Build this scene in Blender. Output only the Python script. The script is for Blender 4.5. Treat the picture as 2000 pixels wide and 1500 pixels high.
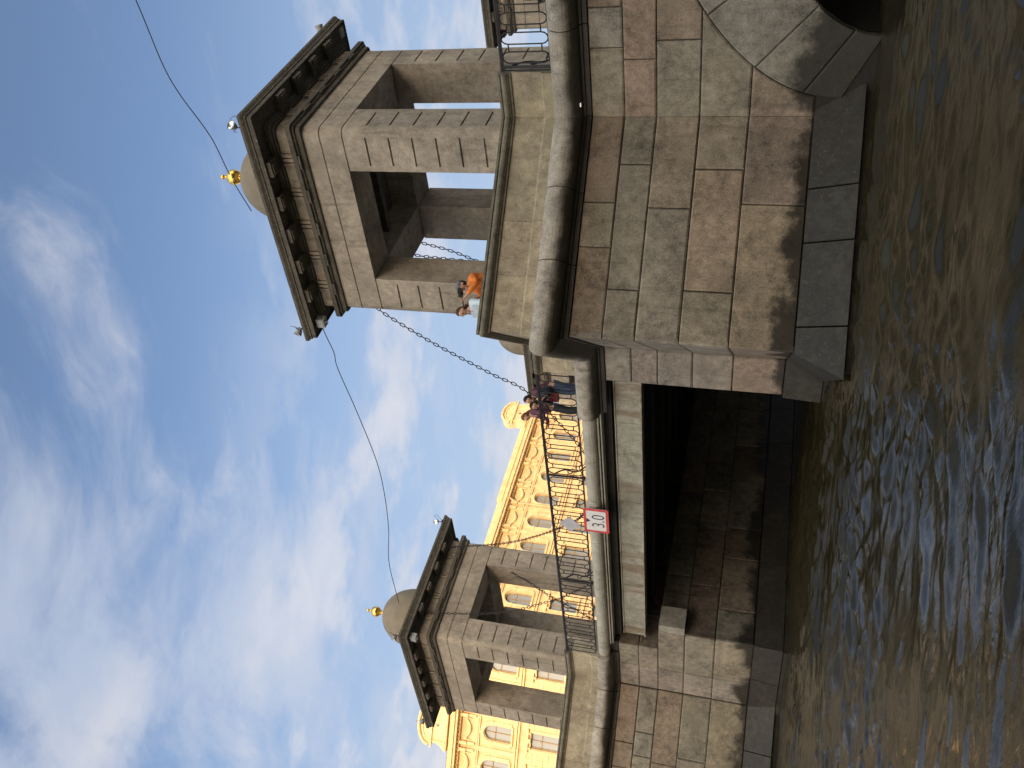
import bpy, math, random
from mathutils import Vector, Matrix
R = math.radians
random.seed(7)
SC = bpy.context.scene
for o in list(bpy.data.objects): bpy.data.objects.remove(o)
COL = SC.collection

# ------------------------------------------------------------------ camera
CAMP = (15.987, -14.891, 1.437); YAW, PITCH, ROLL = R(42.689), R(17.634), R(5.029); FPX = 1841.667
fw = Vector((-math.sin(YAW)*math.cos(PITCH), math.cos(YAW)*math.cos(PITCH), math.sin(PITCH)))
rt = Vector((math.cos(YAW), math.sin(YAW), 0)); upv = rt.cross(fw)
r2 = rt*math.cos(ROLL)+upv*math.sin(ROLL); u2 = -rt*math.sin(ROLL)+upv*math.cos(ROLL)
cd = bpy.data.cameras.new('camera'); cam = bpy.data.objects.new('camera', cd); COL.objects.link(cam)
cd.sensor_fit = 'HORIZONTAL'; cd.sensor_width = 36; cd.lens = FPX/2000*36
cd.shift_x = 110.1/2000; cd.shift_y = 2.5/2000; cd.clip_start = .1; cd.clip_end = 3000
mx = Matrix.Identity(4)
for i, v in enumerate((-u2, r2, -fw)):
    for j in range(3): mx[j][i] = v[j]
mx.translation = CAMP
cam.matrix_world = mx
SC.camera = cam

# ------------------------------------------------------------------ light, sky, exposure
SUN_EL, SUN_AZ = R(10.0), R(131.3)
SC.view_settings.view_transform = 'Standard'; SC.view_settings.look = 'None'
SC.view_settings.gamma = 1; SC.view_settings.exposure = 0.30
W = bpy.data.worlds.new('World'); SC.world = W; W.use_nodes = True
nt = W.node_tree; N = nt.nodes; L = nt.links
bg = N['Background']; bg.inputs[1].default_value = .10
sky = N.new('ShaderNodeTexSky'); sky.sky_type = 'NISHITA'; sky.sun_disc = False
sky.sun_elevation = SUN_EL; sky.sun_rotation = SUN_AZ; sky.altitude = 0; sky.air_density = 1.0; sky.dust_density = .6; sky.ozone_density = 1.6

def nmath(nt, op, a, b=None, clamp=False):
    n = nt.nodes.new('ShaderNodeMath'); n.operation = op; n.use_clamp = clamp
    for i, v in enumerate((a, b)):
        if v is None: continue
        if isinstance(v, (int, float)): n.inputs[i].default_value = v
        else: nt.links.new(v, n.inputs[i])
    return n.outputs[0]
def nmix(nt, f, a, b, typ='MIX'):
    n = nt.nodes.new('ShaderNodeMix'); n.data_type = 'RGBA'; n.blend_type = typ; n.clamp_factor = True
    for s, v in ((0, f), (6, a), (7, b)):
        if isinstance(v, (int, float)): n.inputs[s].default_value = v
        elif isinstance(v, tuple): n.inputs[s].default_value = (*v, 1) if len(v) == 3 else v
        else: nt.links.new(v, n.inputs[s])
    return n.outputs[2]
def nnoise(nt, vec, scale, detail=4, rough=.55, dist=0.0):
    n = nt.nodes.new('ShaderNodeTexNoise'); n.inputs['Scale'].default_value = scale
    n.inputs['Detail'].default_value = detail; n.inputs['Roughness'].default_value = rough; n.inputs['Distortion'].default_value = dist
    if vec is not None: nt.links.new(vec, n.inputs['Vector'])
    return n.outputs['Fac']
def nramp(nt, f, a, b, lo=0., hi=1.):
    n = nt.nodes.new('ShaderNodeMapRange'); n.interpolation_type = 'SMOOTHSTEP'
    nt.links.new(f, n.inputs[0]); n.inputs[1].default_value = a; n.inputs[2].default_value = b
    n.inputs[3].default_value = lo; n.inputs[4].default_value = hi
    return n.outputs[0]
def nmapping(nt, vec, scale=(1, 1, 1), rot=(0, 0, 0), loc=(0, 0, 0)):
    n = nt.nodes.new('ShaderNodeMapping'); nt.links.new(vec, n.inputs[0])
    n.inputs['Scale'].default_value = scale; n.inputs['Rotation'].default_value = rot; n.inputs['Location'].default_value = loc
    return n.outputs[0]

tc = N.new('ShaderNodeTexCoord'); sp = N.new('ShaderNodeSeparateXYZ'); L.new(tc.outputs['Generated'], sp.inputs[0])
zz = nmath(nt, 'MAXIMUM', sp.outputs[2], 0.0); zd = nmath(nt, 'ADD', zz, .10)
cb = N.new('ShaderNodeCombineXYZ')
L.new(nmath(nt, 'DIVIDE', sp.outputs[0], zd), cb.inputs[0]); L.new(nmath(nt, 'DIVIDE', sp.outputs[1], zd), cb.inputs[1])
P0 = cb.outputs[0]
warp = N.new('ShaderNodeTexNoise'); warp.inputs['Scale'].default_value = .9; warp.inputs['Detail'].default_value = 3; L.new(P0, warp.inputs['Vector'])
wv = N.new('ShaderNodeVectorMath'); wv.operation = 'MULTIPLY_ADD'; L.new(warp.outputs['Color'], wv.inputs[0]); wv.inputs[1].default_value = (.7, .7, 0); L.new(P0, wv.inputs[2])
PW = wv.outputs[0]
n_big = nnoise(nt, nmapping(nt, PW, (1, 1, 1), (0, 0, 0), (4.2, 1.7, 0)), .55, 3, .5)
n_mid = nnoise(nt, nmapping(nt, PW, (1.0, 1.5, 1), (0, 0, R(-20)), (2.1, 6.4, 0)), 1.3, 10, .60)
n_wisp = nnoise(nt, nmapping(nt, PW, (1, 2.6, 1), (0, 0, R(-72)), (1, 5, 2)), 2.1, 10, .62)
n_puff = nnoise(nt, nmapping(nt, P0, (1, 1.15, 1), (0, 0, R(-48)), (9, 3, 0)), 1.9, 8, .55)
lowf = nramp(nt, zz, .56, .34, 0, 1)
west = nramp(nt, nmath(nt, 'ADD', nmath(nt, 'MULTIPLY', sp.outputs[0], -1.0), nmath(nt, 'MULTIPLY', sp.outputs[1], -.25)), .20, .80, -.115, .07)
cf = nmath(nt, 'ADD', nmath(nt, 'ADD', nmath(nt, 'MULTIPLY', n_mid, .62), nmath(nt, 'MULTIPLY', n_wisp, .38)), nmath(nt, 'ADD', west, nmath(nt, 'MULTIPLY', nmath(nt, 'SUBTRACT', n_big, .5), .35)))
n_frag = nnoise(nt, nmapping(nt, PW, (1, 1.4, 1), (0, 0, R(-40)), (6, 1, 4)), 4.2, 8, .62)
cf = nmath(nt, 'ADD', cf, nmath(nt, 'MULTIPLY', nmath(nt, 'SUBTRACT', n_frag, .5), .22))
wisps = nramp(nt, cf, .445, .66, 0, .70)
puffs = nmath(nt, 'MULTIPLY', nramp(nt, nmath(nt, 'ADD', nmath(nt, 'MULTIPLY', n_puff, .85), nmath(nt, 'MULTIPLY', n_mid, .2)), .485, .585, 0, .85), lowf)
veil = nmath(nt, 'MULTIPLY', lowf, .12)
mask = nmath(nt, 'MAXIMUM', nmath(nt, 'MAXIMUM', wisps, veil), puffs)
haze_f = nramp(nt, zz, .62, .10, 0, .78)
skyc = nmix(nt, 1.0, sky.outputs[0], (1.72, 1.64, 1.80), 'MULTIPLY')
skyc = nmix(nt, haze_f, skyc, (3.5, 4.2, 5.2))
shade = nmath(nt, 'MULTIPLY', nramp(nt, n_puff, .42, .66), nramp(nt, cf, .45, .6, .4, 1))
cl = nmix(nt, shade, (4.7, 5.2, 6.3), (6.9, 6.7, 6.8))
vis = nmix(nt, mask, skyc, cl)
# warm glow added in unseen sky above the sun, brightening the shaded stone
dt = N.new('ShaderNodeVectorMath'); dt.operation = 'DOT_PRODUCT'; L.new(tc.outputs['Generated'], dt.inputs[0])
dt.inputs[1].default_value = (math.sin(SUN_AZ)*math.cos(R(50)), math.cos(SUN_AZ)*math.cos(R(50)), math.sin(R(50)))
glow = nramp(nt, dt.outputs['Value'], .15, 1.0, 0, 1)
gc = nmix(nt, glow, (1, 1, 1), (9.0, 6.35, 3.8))
L.new(nmix(nt, 1.0, vis, gc, 'MULTIPLY'), bg.inputs[0])

sl = bpy.data.lights.new('sun', 'SUN'); sl.energy = 2.9; sl.angle = R(.5); sl.color = (1, .72, .40)
so = bpy.data.objects.new('sun', sl); COL.objects.link(so)
sdir = Vector((math.sin(SUN_AZ)*math.cos(SUN_EL), math.cos(SUN_AZ)*math.cos(SUN_EL), math.sin(SUN_EL)))
so.rotation_euler = sdir.to_track_quat('Z', 'Y').to_euler(); so.location = (30, -30, 40)

# ------------------------------------------------------------------ materials
def newmat(name):
    m = bpy.data.materials.new(name); m.use_nodes = True
    return m, m.node_tree, m.node_tree.nodes['Principled BSDF']
def coords(nt):
    g = nt.nodes.new('ShaderNodeNewGeometry'); return g.outputs['Position']
def bump(nt, b, h, strength, dist=.02):
    n = nt.nodes.new('ShaderNodeBump'); n.inputs['Strength'].default_value = strength; n.inputs['Distance'].default_value = dist
    nt.links.new(h, n.inputs['Height']); nt.links.new(n.outputs[0], b.inputs['Normal'])
def stone_mat(name, base=None, low_dark=0, streak=.35, var=.5, rough=.85, dark=(.035, .032, .026), rust=0., bs=.5, amp=2.0, spots=.55, soft=.16):
    """granite: per-stone tint (attribute 'tint') times blotches, speckle, run-off streaks; low_dark=height below which stone darkens (tide mark; on the roll, painted shade plus soot)"""
    m, nt, b = newmat(name); pos = coords(nt)
    if base is None:
        a = nt.nodes.new('ShaderNodeAttribute'); a.attribute_name = 'tint'; c0 = a.outputs['Color']
    else:
        rgb = nt.nodes.new('ShaderNodeRGB'); rgb.outputs[0].default_value = (*base, 1); c0 = rgb.outputs[0]
    big = nnoise(nt, pos, 1.3, 5, .6, .4); mid = nnoise(nt, pos, 7, 6, .65); fine = nnoise(nt, pos, 42, 4, .7)
    v = nmath(nt, 'ADD', nmath(nt, 'MULTIPLY', nmath(nt, 'SUBTRACT', big, .5), 2.4*var), 1.0)
    v = nmath(nt, 'ADD', v, nmath(nt, 'MULTIPLY', nmath(nt, 'SUBTRACT', mid, .5), 2.6*var))
    v = nmath(nt, 'ADD', v, nmath(nt, 'MULTIPLY', nmath(nt, 'SUBTRACT', fine, .5), 2.6*var))
    cc = nt.nodes.new('ShaderNodeVectorMath'); cc.operation = 'SCALE'; nt.links.new(c0, cc.inputs[0]); nt.links.new(v, cc.inputs['Scale'])
    col = cc.outputs[0]
    light = nramp(nt, nnoise(nt, pos, 19, 3, .6), .58, .72, 0, spots)
    col = nmix(nt, light, col, (.34, .32, .28))
    if streak:
        st = nnoise(nt, nmapping(nt, pos, (3.2, 3.2, .35)), 1.6, 6, .65, .3)
        col = nmix(nt, nramp(nt, st, .52, .74, 0, streak), col, dark)
    moss = nmath(nt, 'MULTIPLY', nramp(nt, nnoise(nt, pos, 1.1, 5, .6), .48, .66, 0, .34), nramp(nt, mid, .36, .62))
    col = nmix(nt, moss, col, (.085, .085, .055))
    if rust:
        rs = nramp(nt, nnoise(nt, nmapping(nt, pos, (2, 2, .3)), 1.1, 4, .6), .5, .68, 0, rust)
        col = nmix(nt, rs, col, (.16, .085, .035))
    if low_dark:
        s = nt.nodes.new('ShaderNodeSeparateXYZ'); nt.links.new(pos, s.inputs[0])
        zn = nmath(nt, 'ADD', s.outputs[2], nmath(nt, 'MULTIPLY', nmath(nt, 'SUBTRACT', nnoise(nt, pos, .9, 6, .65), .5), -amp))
        f = nramp(nt, zn, low_dark+soft, low_dark-soft, 0, .9)
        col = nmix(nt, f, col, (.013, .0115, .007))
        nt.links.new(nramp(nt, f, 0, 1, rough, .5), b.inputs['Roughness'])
    else: b.inputs['Roughness'].default_value = rough
    nt.links.new(col, b.inputs['Base Color'])
    h = nmath(nt, 'ADD', nmath(nt, 'MULTIPLY', mid, .7), nmath(nt, 'MULTIPLY', fine, .5))
    bump(nt, b, h, bs, .03)
    b.inputs['Specular IOR Level'].default_value = .35
    return m
def plain(name, col, rough=.6, metal=0, var=.25, scale=6, bs=.2, spec=.5):
    m, nt, b = newmat(name); pos = coords(nt)
    n = nnoise(nt, pos, scale, 5, .6)
    b_ = tuple(min(1, c*(1+var)) for c in col); a_ = tuple(c*(1-var) for c in col)
    nt.links.new(nmix(nt, nramp(nt, n, .3, .7), a_, b_), b.inputs['Base Color'])
    b.inputs['Roughness'].default_value = rough; b.inputs['Metallic'].default_value = metal; b.inputs['Specular IOR Level'].default_value = spec
    if bs: bump(nt, b, n, bs, .01)
    return m
M = {}
M['block'] = stone_mat('granite_blocks', low_dark=1.15, streak=.35, var=.68)
M['low_dark'] = stone_mat('wet_granite', (.036, .032, .025), low_dark=.12, spots=.12, amp=1.2, streak=.3, var=.5, rough=.55)
M['inner'] = stone_mat('tunnel_granite', low_dark=1.15, streak=.55, rust=.15, var=.8)
M['roll'] = stone_mat('roll_granite', (.36, .325, .265), streak=.45, var=.6, bs=.4, low_dark=4.76, amp=.45, soft=.09)  # dark lower half: underside shade painted into the colour, with irregular soot stain
M['parapet'] = stone_mat('parapet_granite', streak=.22, var=.55)
M['coping'] = stone_mat('coping_granite', (.17, .155, .115), streak=.5, var=.6)
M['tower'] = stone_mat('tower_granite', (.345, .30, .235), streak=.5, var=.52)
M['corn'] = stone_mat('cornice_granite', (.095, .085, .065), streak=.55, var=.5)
M['mortar'] = plain('dark_mortar', (.035, .03, .027), .95, bs=0)
M['dome'] = plain('dome_render', (.19, .165, .12), .8, var=.12, scale=3)
M['gold'] = plain('gold_leaf', (1.0, .62, .16), .22, 1, var=.06, bs=.05)
M['iron'] = plain('black_iron', (.022, .02, .022), .5, .3, var=.3)
M['chain'] = plain('rusty_chain_iron', (.035, .026, .026), .65, .3, var=.4, scale=20)
M['steel'] = stone_mat('painted_girder', (.36, .355, .29), streak=.45, var=.5, rust=.6, rough=.6, bs=.15)
M['fascia'] = stone_mat('fascia_concrete', (.40, .385, .32), streak=.35, var=.35, rough=.8, bs=.2)
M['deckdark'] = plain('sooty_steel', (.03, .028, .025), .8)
M['asphalt'] = plain('asphalt', (.05, .05, .05), .9, scale=30)
M['wire'] = plain('wire', (.03, .03, .035), .6, bs=0)
M['grey'] = plain('grey_paint', (.34, .36, .36), .5, var=.1)
M['lampglass'] = plain('lamp_reflector', (.7, .72, .72), .25, .8, var=.1, bs=0)
M['white'] = plain('white_paint', (.74, .74, .70), .5, var=.06, bs=0)
M['red'] = plain('red_paint', (.60, .06, .05), .5, var=.1, bs=0)
M['blackp'] = plain('black_paint', (.02, .02, .02), .5, bs=0)
M['alu'] = plain('sign_back', (.50, .50, .52), .45, .2, var=.08, bs=0)
M['ochre'] = plain('ochre_stucco', (.70, .50, .23), .85, var=.10, scale=1.2)
M['ochre2'] = plain('ochre_trim', (.76, .58, .30), .8, var=.08, scale=2)
M['roofm'] = plain('roof_tin', (.22, .21, .19), .5, .3)
M['grout'] = plain('stucco_groove', (.38, .24, .10), .9, bs=0)
m, t_, b = newmat('window_glass'); b.inputs['Base Color'].default_value = (.22, .25, .28, 1); b.inputs['Roughness'].default_value = .08; b.inputs['Specular IOR Level'].default_value = .9; M['glass'] = m
M['frame'] = plain('window_frame', (.50, .44, .32), .6, var=.05, bs=0)
M['far'] = plain('grey_stucco', (.30, .27, .22), .85, scale=1.5)
M['skin'] = plain('skin', (.55, .32, .22), .5, var=.06, bs=0)
def cloth(n, c): M[n] = plain(n, c, .85, var=.18, scale=14, bs=.3)
M['ochre'] = plain('ochre_stucco', (.62, .475, .275), .85, var=.16, scale=1.1); M['ochre2'] = plain('ochre_trim', (.68, .52, .30), .8, var=.14, scale=2.2); M['frame'] = plain('window_frame', (.30, .22, .13), .6, var=.05, bs=0)
cloth('orange_fleece', (.72, .20, .03)); cloth('pale_blue_shirt', (.55, .66, .72)); cloth('plum_jacket', (.12, .045, .07)); cloth('dark_coat', (.03, .035, .045))
cloth('blue_jeans', (.05, .08, .14)); cloth('grey_cap', (.17, .17, .18)); cloth('brown_hair', (.07, .035, .022)); cloth('chestnut_hair', (.17, .075, .04)); cloth('black_hair', (.02, .015, .015)); cloth('grey_jacket', (.42, .42, .42)); cloth('red_bag', (.25, .03, .03)); cloth('lips', (.40, .12, .11)); cloth('eye_dark', (.03, .02, .02)); cloth('leather', (.03, .025, .02))

m, t_, b = newmat('lit_lens'); b.inputs['Base Color'].default_value = (.8, .78, .66, 1); b.inputs['Emission Color'].default_value = (1, .95, .78, 1); b.inputs['Emission Strength'].default_value = .55; M['ledlens'] = m
# water
m, nt, b = newmat('river_water'); M['water'] = m; pos = coords(nt)
wp = nt.nodes.new('ShaderNodeTexNoise'); wp.inputs['Scale'].default_value = .8; nt.links.new(pos, wp.inputs['Vector'])
wm_ = nt.nodes.new('ShaderNodeVectorMath'); wm_.operation = 'MULTIPLY_ADD'; nt.links.new(wp.outputs['Color'], wm_.inputs[0]); wm_.inputs[1].default_value = (.5, .5, 0); nt.links.new(pos, wm_.inputs[2]); pw_ = wm_.outputs[0]
w1 = nnoise(nt, nmapping(nt, pw_, (1, 1.7, 1), (0, 0, R(-45))), .75, 2, .4, .3)
w2 = nnoise(nt, nmapping(nt, pw_, (1, 2.2, 1), (0, 0, R(-40))), 2.0, 2, .45, .4)
w3 = nnoise(nt, pos, 9, 3, .5, .3)
calm = nramp(nt, nnoise(nt, pos, .28, 2, .5), .35, .62, .35, 1.)
w5 = nnoise(nt, nmapping(nt, pw_, (1, 2.2, 1), (0, 0, R(-45))), 6.5, 4, .6, .5)
h = nmath(nt, 'ADD', nmath(nt, 'MULTIPLY', nmath(nt, 'MULTIPLY', w5, calm), .9), nmath(nt, 'MULTIPLY', w3, .12))
bump(nt, b, h, 1.0, .009)
mud = nnoise(nt, pos, .35, 3, .5)
nt.links.new(nmix(nt, nramp(nt, mud, .35, .65), (.022, .018, .0085), (.031, .0255, .012)), b.inputs['Base Color'])
b.inputs['Roughness'].default_value = .07; b.inputs['IOR'].default_value = 1.33; b.inputs['Specular IOR Level'].default_value = .5

# ------------------------------------------------------------------ mesh helpers
class MB:
    def __init__(s): s.v = []; s.f = []; s.c = []; s.smooth = []
    def poly(s, pts, tint=(.2, .2, .2), sm=False):
        i = len(s.v); s.v += [tuple(p) for p in pts]; s.f.append(tuple(range(i, i+len(pts)))); s.c.append(tint); s.smooth.append(sm)
    def grid(s, rows, closed_u=False, closed_v=False, tint=(.2, .2, .2), sm=False):
        i = len(s.v); nr = len(rows); nc = len(rows[0])
        for r in rows: s.v += [tuple(p) for p in r]
        for a in range(nr if closed_v else nr-1):
            a2 = (a+1) % nr
            for b_ in range(nc if closed_u else nc-1):
                b2 = (b_+1) % nc
                s.f.append((i+a*nc+b_, i+a*nc+b2, i+a2*nc+b2, i+a2*nc+b_)); s.c.append(tint); s.smooth.append(sm)
    def box(s, x0, x1, y0, y1, z0, z1, tint=(.2, .2, .2), fr=None):
        p = [(x0, y0, z0), (x1, y0, z0), (x1, y1, z0), (x0, y1, z0), (x0, y0, z1), (x1, y0, z1), (x1, y1, z1), (x0, y1, z1)]
        if fr: p = [fr(*q) for q in p]
        i = len(s.v); s.v += [tuple(q) for q in p]
        for f in ((3, 2, 1, 0), (4, 5, 6, 7), (0, 1, 5, 4), (1, 2, 6, 5), (2, 3, 7, 6), (3, 0, 4, 7)):
            s.f.append(tuple(i+k for k in f)); s.c.append(tint); s.smooth.append(False)
    def prism(s, pts, z0, z1, tint=(.2, .2, .2), cap0=True, cap1=True, sm=False):
        n = len(pts)
        s.grid([[(*p, z0) for p in pts], [(*p, z1) for p in pts]], closed_u=True, tint=tint, sm=sm)
        if cap0: s.poly([(*p, z0) for p in reversed(pts)], tint)
        if cap1: s.poly([(*p, z1) for p in pts], tint)
    def tube(s, pts, r, n=6, closed=False, sm=True):
        pts = [Vector(p) for p in pts]; m_ = len(pts); rows = []
        up = None
        for i, p in enumerate(pts):
            if closed: d = pts[(i+1) % m_]-pts[i-1]
            else: d = pts[min(i+1, m_-1)]-pts[max(i-1, 0)]
            d.normalize()
            if up is None: up = Vector((0, 0, 1)) if abs(d.z) < .9 else Vector((1, 0, 0))
            a = d.cross(up)
            if a.length < 1e-4: a = d.orthogonal()
            a.normalize(); up = a.cross(d)
            rr = r[i] if isinstance(r, (list, tuple)) else r
            rows.append([p+a*math.cos(2*math.pi*k/n)*rr+up*math.sin(2*math.pi*k/n)*rr for k in range(n)])
        s.grid(rows, closed_u=True, closed_v=closed, sm=sm)
        if not closed:
            s.poly(list(reversed(rows[0]))); s.poly(rows[-1])
    def lathe(s, prof, c=(0, 0, 0), n=32, sm=True):
        s.grid([[(c[0]+r*math.cos(2*math.pi*k/n), c[1]+r*math.sin(2*math.pi*k/n), c[2]+z) for k in range(n)] for r, z in prof], closed_u=True, sm=sm)
    def build(s, name, mat, parent=None, loc=None):
        me = bpy.data.meshes.new(name); me.from_pydata(s.v, [], s.f); me.validate(clean_customdata=False)
        at = me.color_attributes.new('tint', 'FLOAT_COLOR', 'CORNER'); k = 0
        vals = []
        if len(me.polygons) == len(s.c):
            for p, c in zip(me.polygons, s.c): vals += [*c, 1.0]*p.loop_total
            at.data.foreach_set('color', vals)
            me.polygons.foreach_set('use_smooth', s.smooth)
        me.materials.append(M[mat] if isinstance(mat, str) else mat); me.update()
        o = bpy.data.objects.new(name, me); COL.objects.link(o)
        if parent is not None: o.parent = parent
        if loc: o.location = loc
        return o
def thing(name, label, cat, loc=(0, 0, 0), rz=0, group=None):
    o = bpy.data.objects.new(name, None); COL.objects.link(o); o.location = loc; o.rotation_euler = (0, 0, rz)
    o.empty_display_size = .3; tag(o, label, cat, group); return o
def tag(o, label=None, cat=None, group=None, kind=None):
    if label: o['label'] = label
    if cat: o['category'] = cat
    if group: o['group'] = group
    if kind: o['kind'] = kind
    return o
def dup(o, parent=None):
    c = o.copy(); COL.objects.link(c); c.parent = parent
    for ch in [x for x in bpy.data.objects if x.parent == o]: dup(ch, c)
    return c

def inset_poly(pts, d):
    n = len(pts); out = []
    for i in range(n):
        a = Vector(pts[i-1]); b = Vector(pts[i]); c = Vector(pts[(i+1) % n])
        e1 = (b-a); e2 = (c-b)
        if e1.length < 1e-6 or e2.length < 1e-6: out.append(tuple(b)); continue
        e1.normalize(); e2.normalize()
        n1 = Vector((-e1.y, e1.x)); n2 = Vector((-e2.y, e2.x)); s_ = n1+n2; k = 1+n1.dot(n2)
        if k < .3: k = .3
        out.append(tuple(b+s_*(d/k)))
    return out
TINTS = dict(pink=(.275, .20, .15), rose=(.30, .23, .185), beige=(.34, .295, .225), grey=(.28, .26, .215), green=(.255, .245, .20), blue=(.27, .27, .25), warm=(.37, .285, .20), lilac=(.29, .26, .245), brown=(.18, .13, .095))
def jit(c, k=.08): 
    c = tuple(.62*x+.38*y for x, y in zip((c[0]*.96, c[1]*.93, c[2]*.84), (.25, .212, .165))); f = 1+random.uniform(-k, k); return tuple(x*f*(1+random.uniform(-.02, .02)) for x in c)
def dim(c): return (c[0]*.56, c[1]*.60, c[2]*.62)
def wall_block(mb, pts, org, U, Nn, tint, gap=.007, bev=.022, depth=.09):
    """pts: CCW polygon in (u, z) seen from outside"""
    org = Vector(org); U = Vector(U); Nn = Vector(Nn)
    p0 = inset_poly(pts, gap*random.uniform(.8, 1.5)); p1 = inset_poly(p0, bev*random.uniform(.7, 1.4)); pr_ = random.uniform(-.006, .006)
    P = lambda q, d: org+U*q[0]+Vector((0, 0, q[1]))+Nn*d
    n = len(pts)
    mb.grid([[P(q, -depth) for q in p0], [P(q, -bev*.8) for q in p0], [P(q, pr_) for q in p1]], closed_u=True, tint=tint)
    mb.poly([P(q, pr_) for q in p1], tint)
def course_wall(mb, org, U, Nn, length, courses, default=('beige', 'grey', 'rose'), **kw):
    """courses: (z_top, z_bottom, [joint u...], [tint names...])"""
    for (z1, z0, js, tn) in courses:
        us = [0]+list(js)+[length]
        for i in range(len(us)-1):
            c = tn[i] if i < len(tn) else random.choice(default)
            wall_block(mb, [(us[i], z0), (us[i+1], z0), (us[i+1], z1), (us[i], z1)], org, U, Nn, jit(TINTS[c]), **kw)

def sweep(mb, path, prof, cuts=(), gap=.004, tint=(.2, .2, .2), closed_ring=False, sm=False, tints=None):
    """profile [(outward, z)] swept along a 2D path (outward = left of travel), broken into stones at arc lengths 'cuts'"""
    P = [Vector(p) for p in path]; S = [0.]
    for i in range(1, len(P)): S.append(S[-1]+(P[i]-P[i-1]).length)
    def nrm(i): d = (P[i+1]-P[i]).normalized(); return Vector((-d.y, d.x))
    allc = sorted([c for c in cuts if 0 < c < S[-1]]); rng = [0.]+allc+[S[-1]]
    for a, b_ in zip(rng[:-1], rng[1:]):
        a2 = a+(gap if a > 0 else 0); b2 = b_-(gap if b_ < S[-1] else 0)
        st = []
        def at(s_):
            for i in range(len(P)-1):
                if s_ <= S[i+1]+1e-9: return i, P[i]+(P[i+1]-P[i])*((s_-S[i])/(S[i+1]-S[i]))
        i0, p = at(a2); st.append((p, nrm(i0)))
        for i in range(1, len(P)-1):
            if a2 < S[i]-1e-6 and b2 > S[i]+1e-6:
                n1, n2 = nrm(i-1), nrm(i); st.append((P[i], (n1+n2)/(1+n1.dot(n2))))
        i1, p = at(b2); st.append((p, nrm(i1)))
        rows = [[(q.x+n.x*o, q.y+n.y*o, z) for o, z in prof] for q, n in st]
        tt = jit(random.choice(tints)) if tints else tint
        mb.grid(rows, closed_u=True, tint=tt, sm=False)
        mb.poly(list(reversed(rows[0])), tt); mb.poly(rows[-1], tt)

# ------------------------------------------------------------------ dimensions
XR, AR, CT = 6.207, 2.516, 2.86; XL, AL = -11.016, 2.109
WID = 20.3; ZP, ZD = 6.05, 5.03; ER, EL = 2.75, -6.88; EL2 = -6.0
ZC = [4.47, 3.92, 3.39, 2.69, 1.91, .93]
Bp, Cp, Dp = (XR+AR, 0.), (XR, -CT), (XR-AR, 0.)
B2, C2, D2 = (XL+AL, 0.), (XL, -CT), (XL-AL, 0.)
XE, XW = 25.0, -29.5
bridge = thing('stone_bridge', 'long granite river bridge with two pointed piers and a flat steel middle span', 'bridge')

# ------------------------------------------------------------------ masonry faces
mb = MB()
# right pier, face B->C (travel B to C; seen from outside, left is C: u runs from C to B)
Vb, Vc, Vd = Vector(Bp), Vector(Cp), Vector(Dp); LB = (Vb-Vc).length
Ubc = (Vb-Vc)/LB; Nbc = Vector((Ubc.y, -Ubc.x))
f = lambda *fr: [LB*(1-x) for x in sorted(fr, reverse=True)]
cs = [(ZC[0], ZC[1], f(.392, .594), ['pink', 'beige', 'pink']),
      (ZC[1], ZC[2], f(.217, .778), ['green', 'grey', 'green']),
      (ZC[2], ZC[3], f(.41), ['grey', 'beige']),
      (ZC[3], ZC[4], f(.234, .768), ['beige', 'warm', 'beige']),
      (ZC[4], ZC[5], f(.385), ['warm', 'rose'])]
course_wall(mb, (*Vc, 0), (*Ubc, 0), (*Nbc, 0), LB+.02, cs, bev=.022)
# right pier, face C->D (faces away from camera's right)
Udc = (Vc-Vd)/LB; Ndc = Vector((Udc.y, -Udc.x))
cs = [(ZC[i], ZC[i+1], [[1.9], [1.2], [2.6], [1.6], [2.3]][i], []) for i in range(5)]
course_wall(mb, (*Vd, 0), (*Udc, 0), (*Ndc, 0), LB, cs, ('lilac', 'grey', 'rose'))
# right pier, short face D->E
course_wall(mb, (ER, 0, 0), (1, 0, 0), (0, -1, 0), Dp[0]-ER, [(ZC[i], ZC[i+1], [], ['blue', 'lilac', 'lilac', 'lilac', 'rose'][i:i+1]) for i in range(5)])
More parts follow.
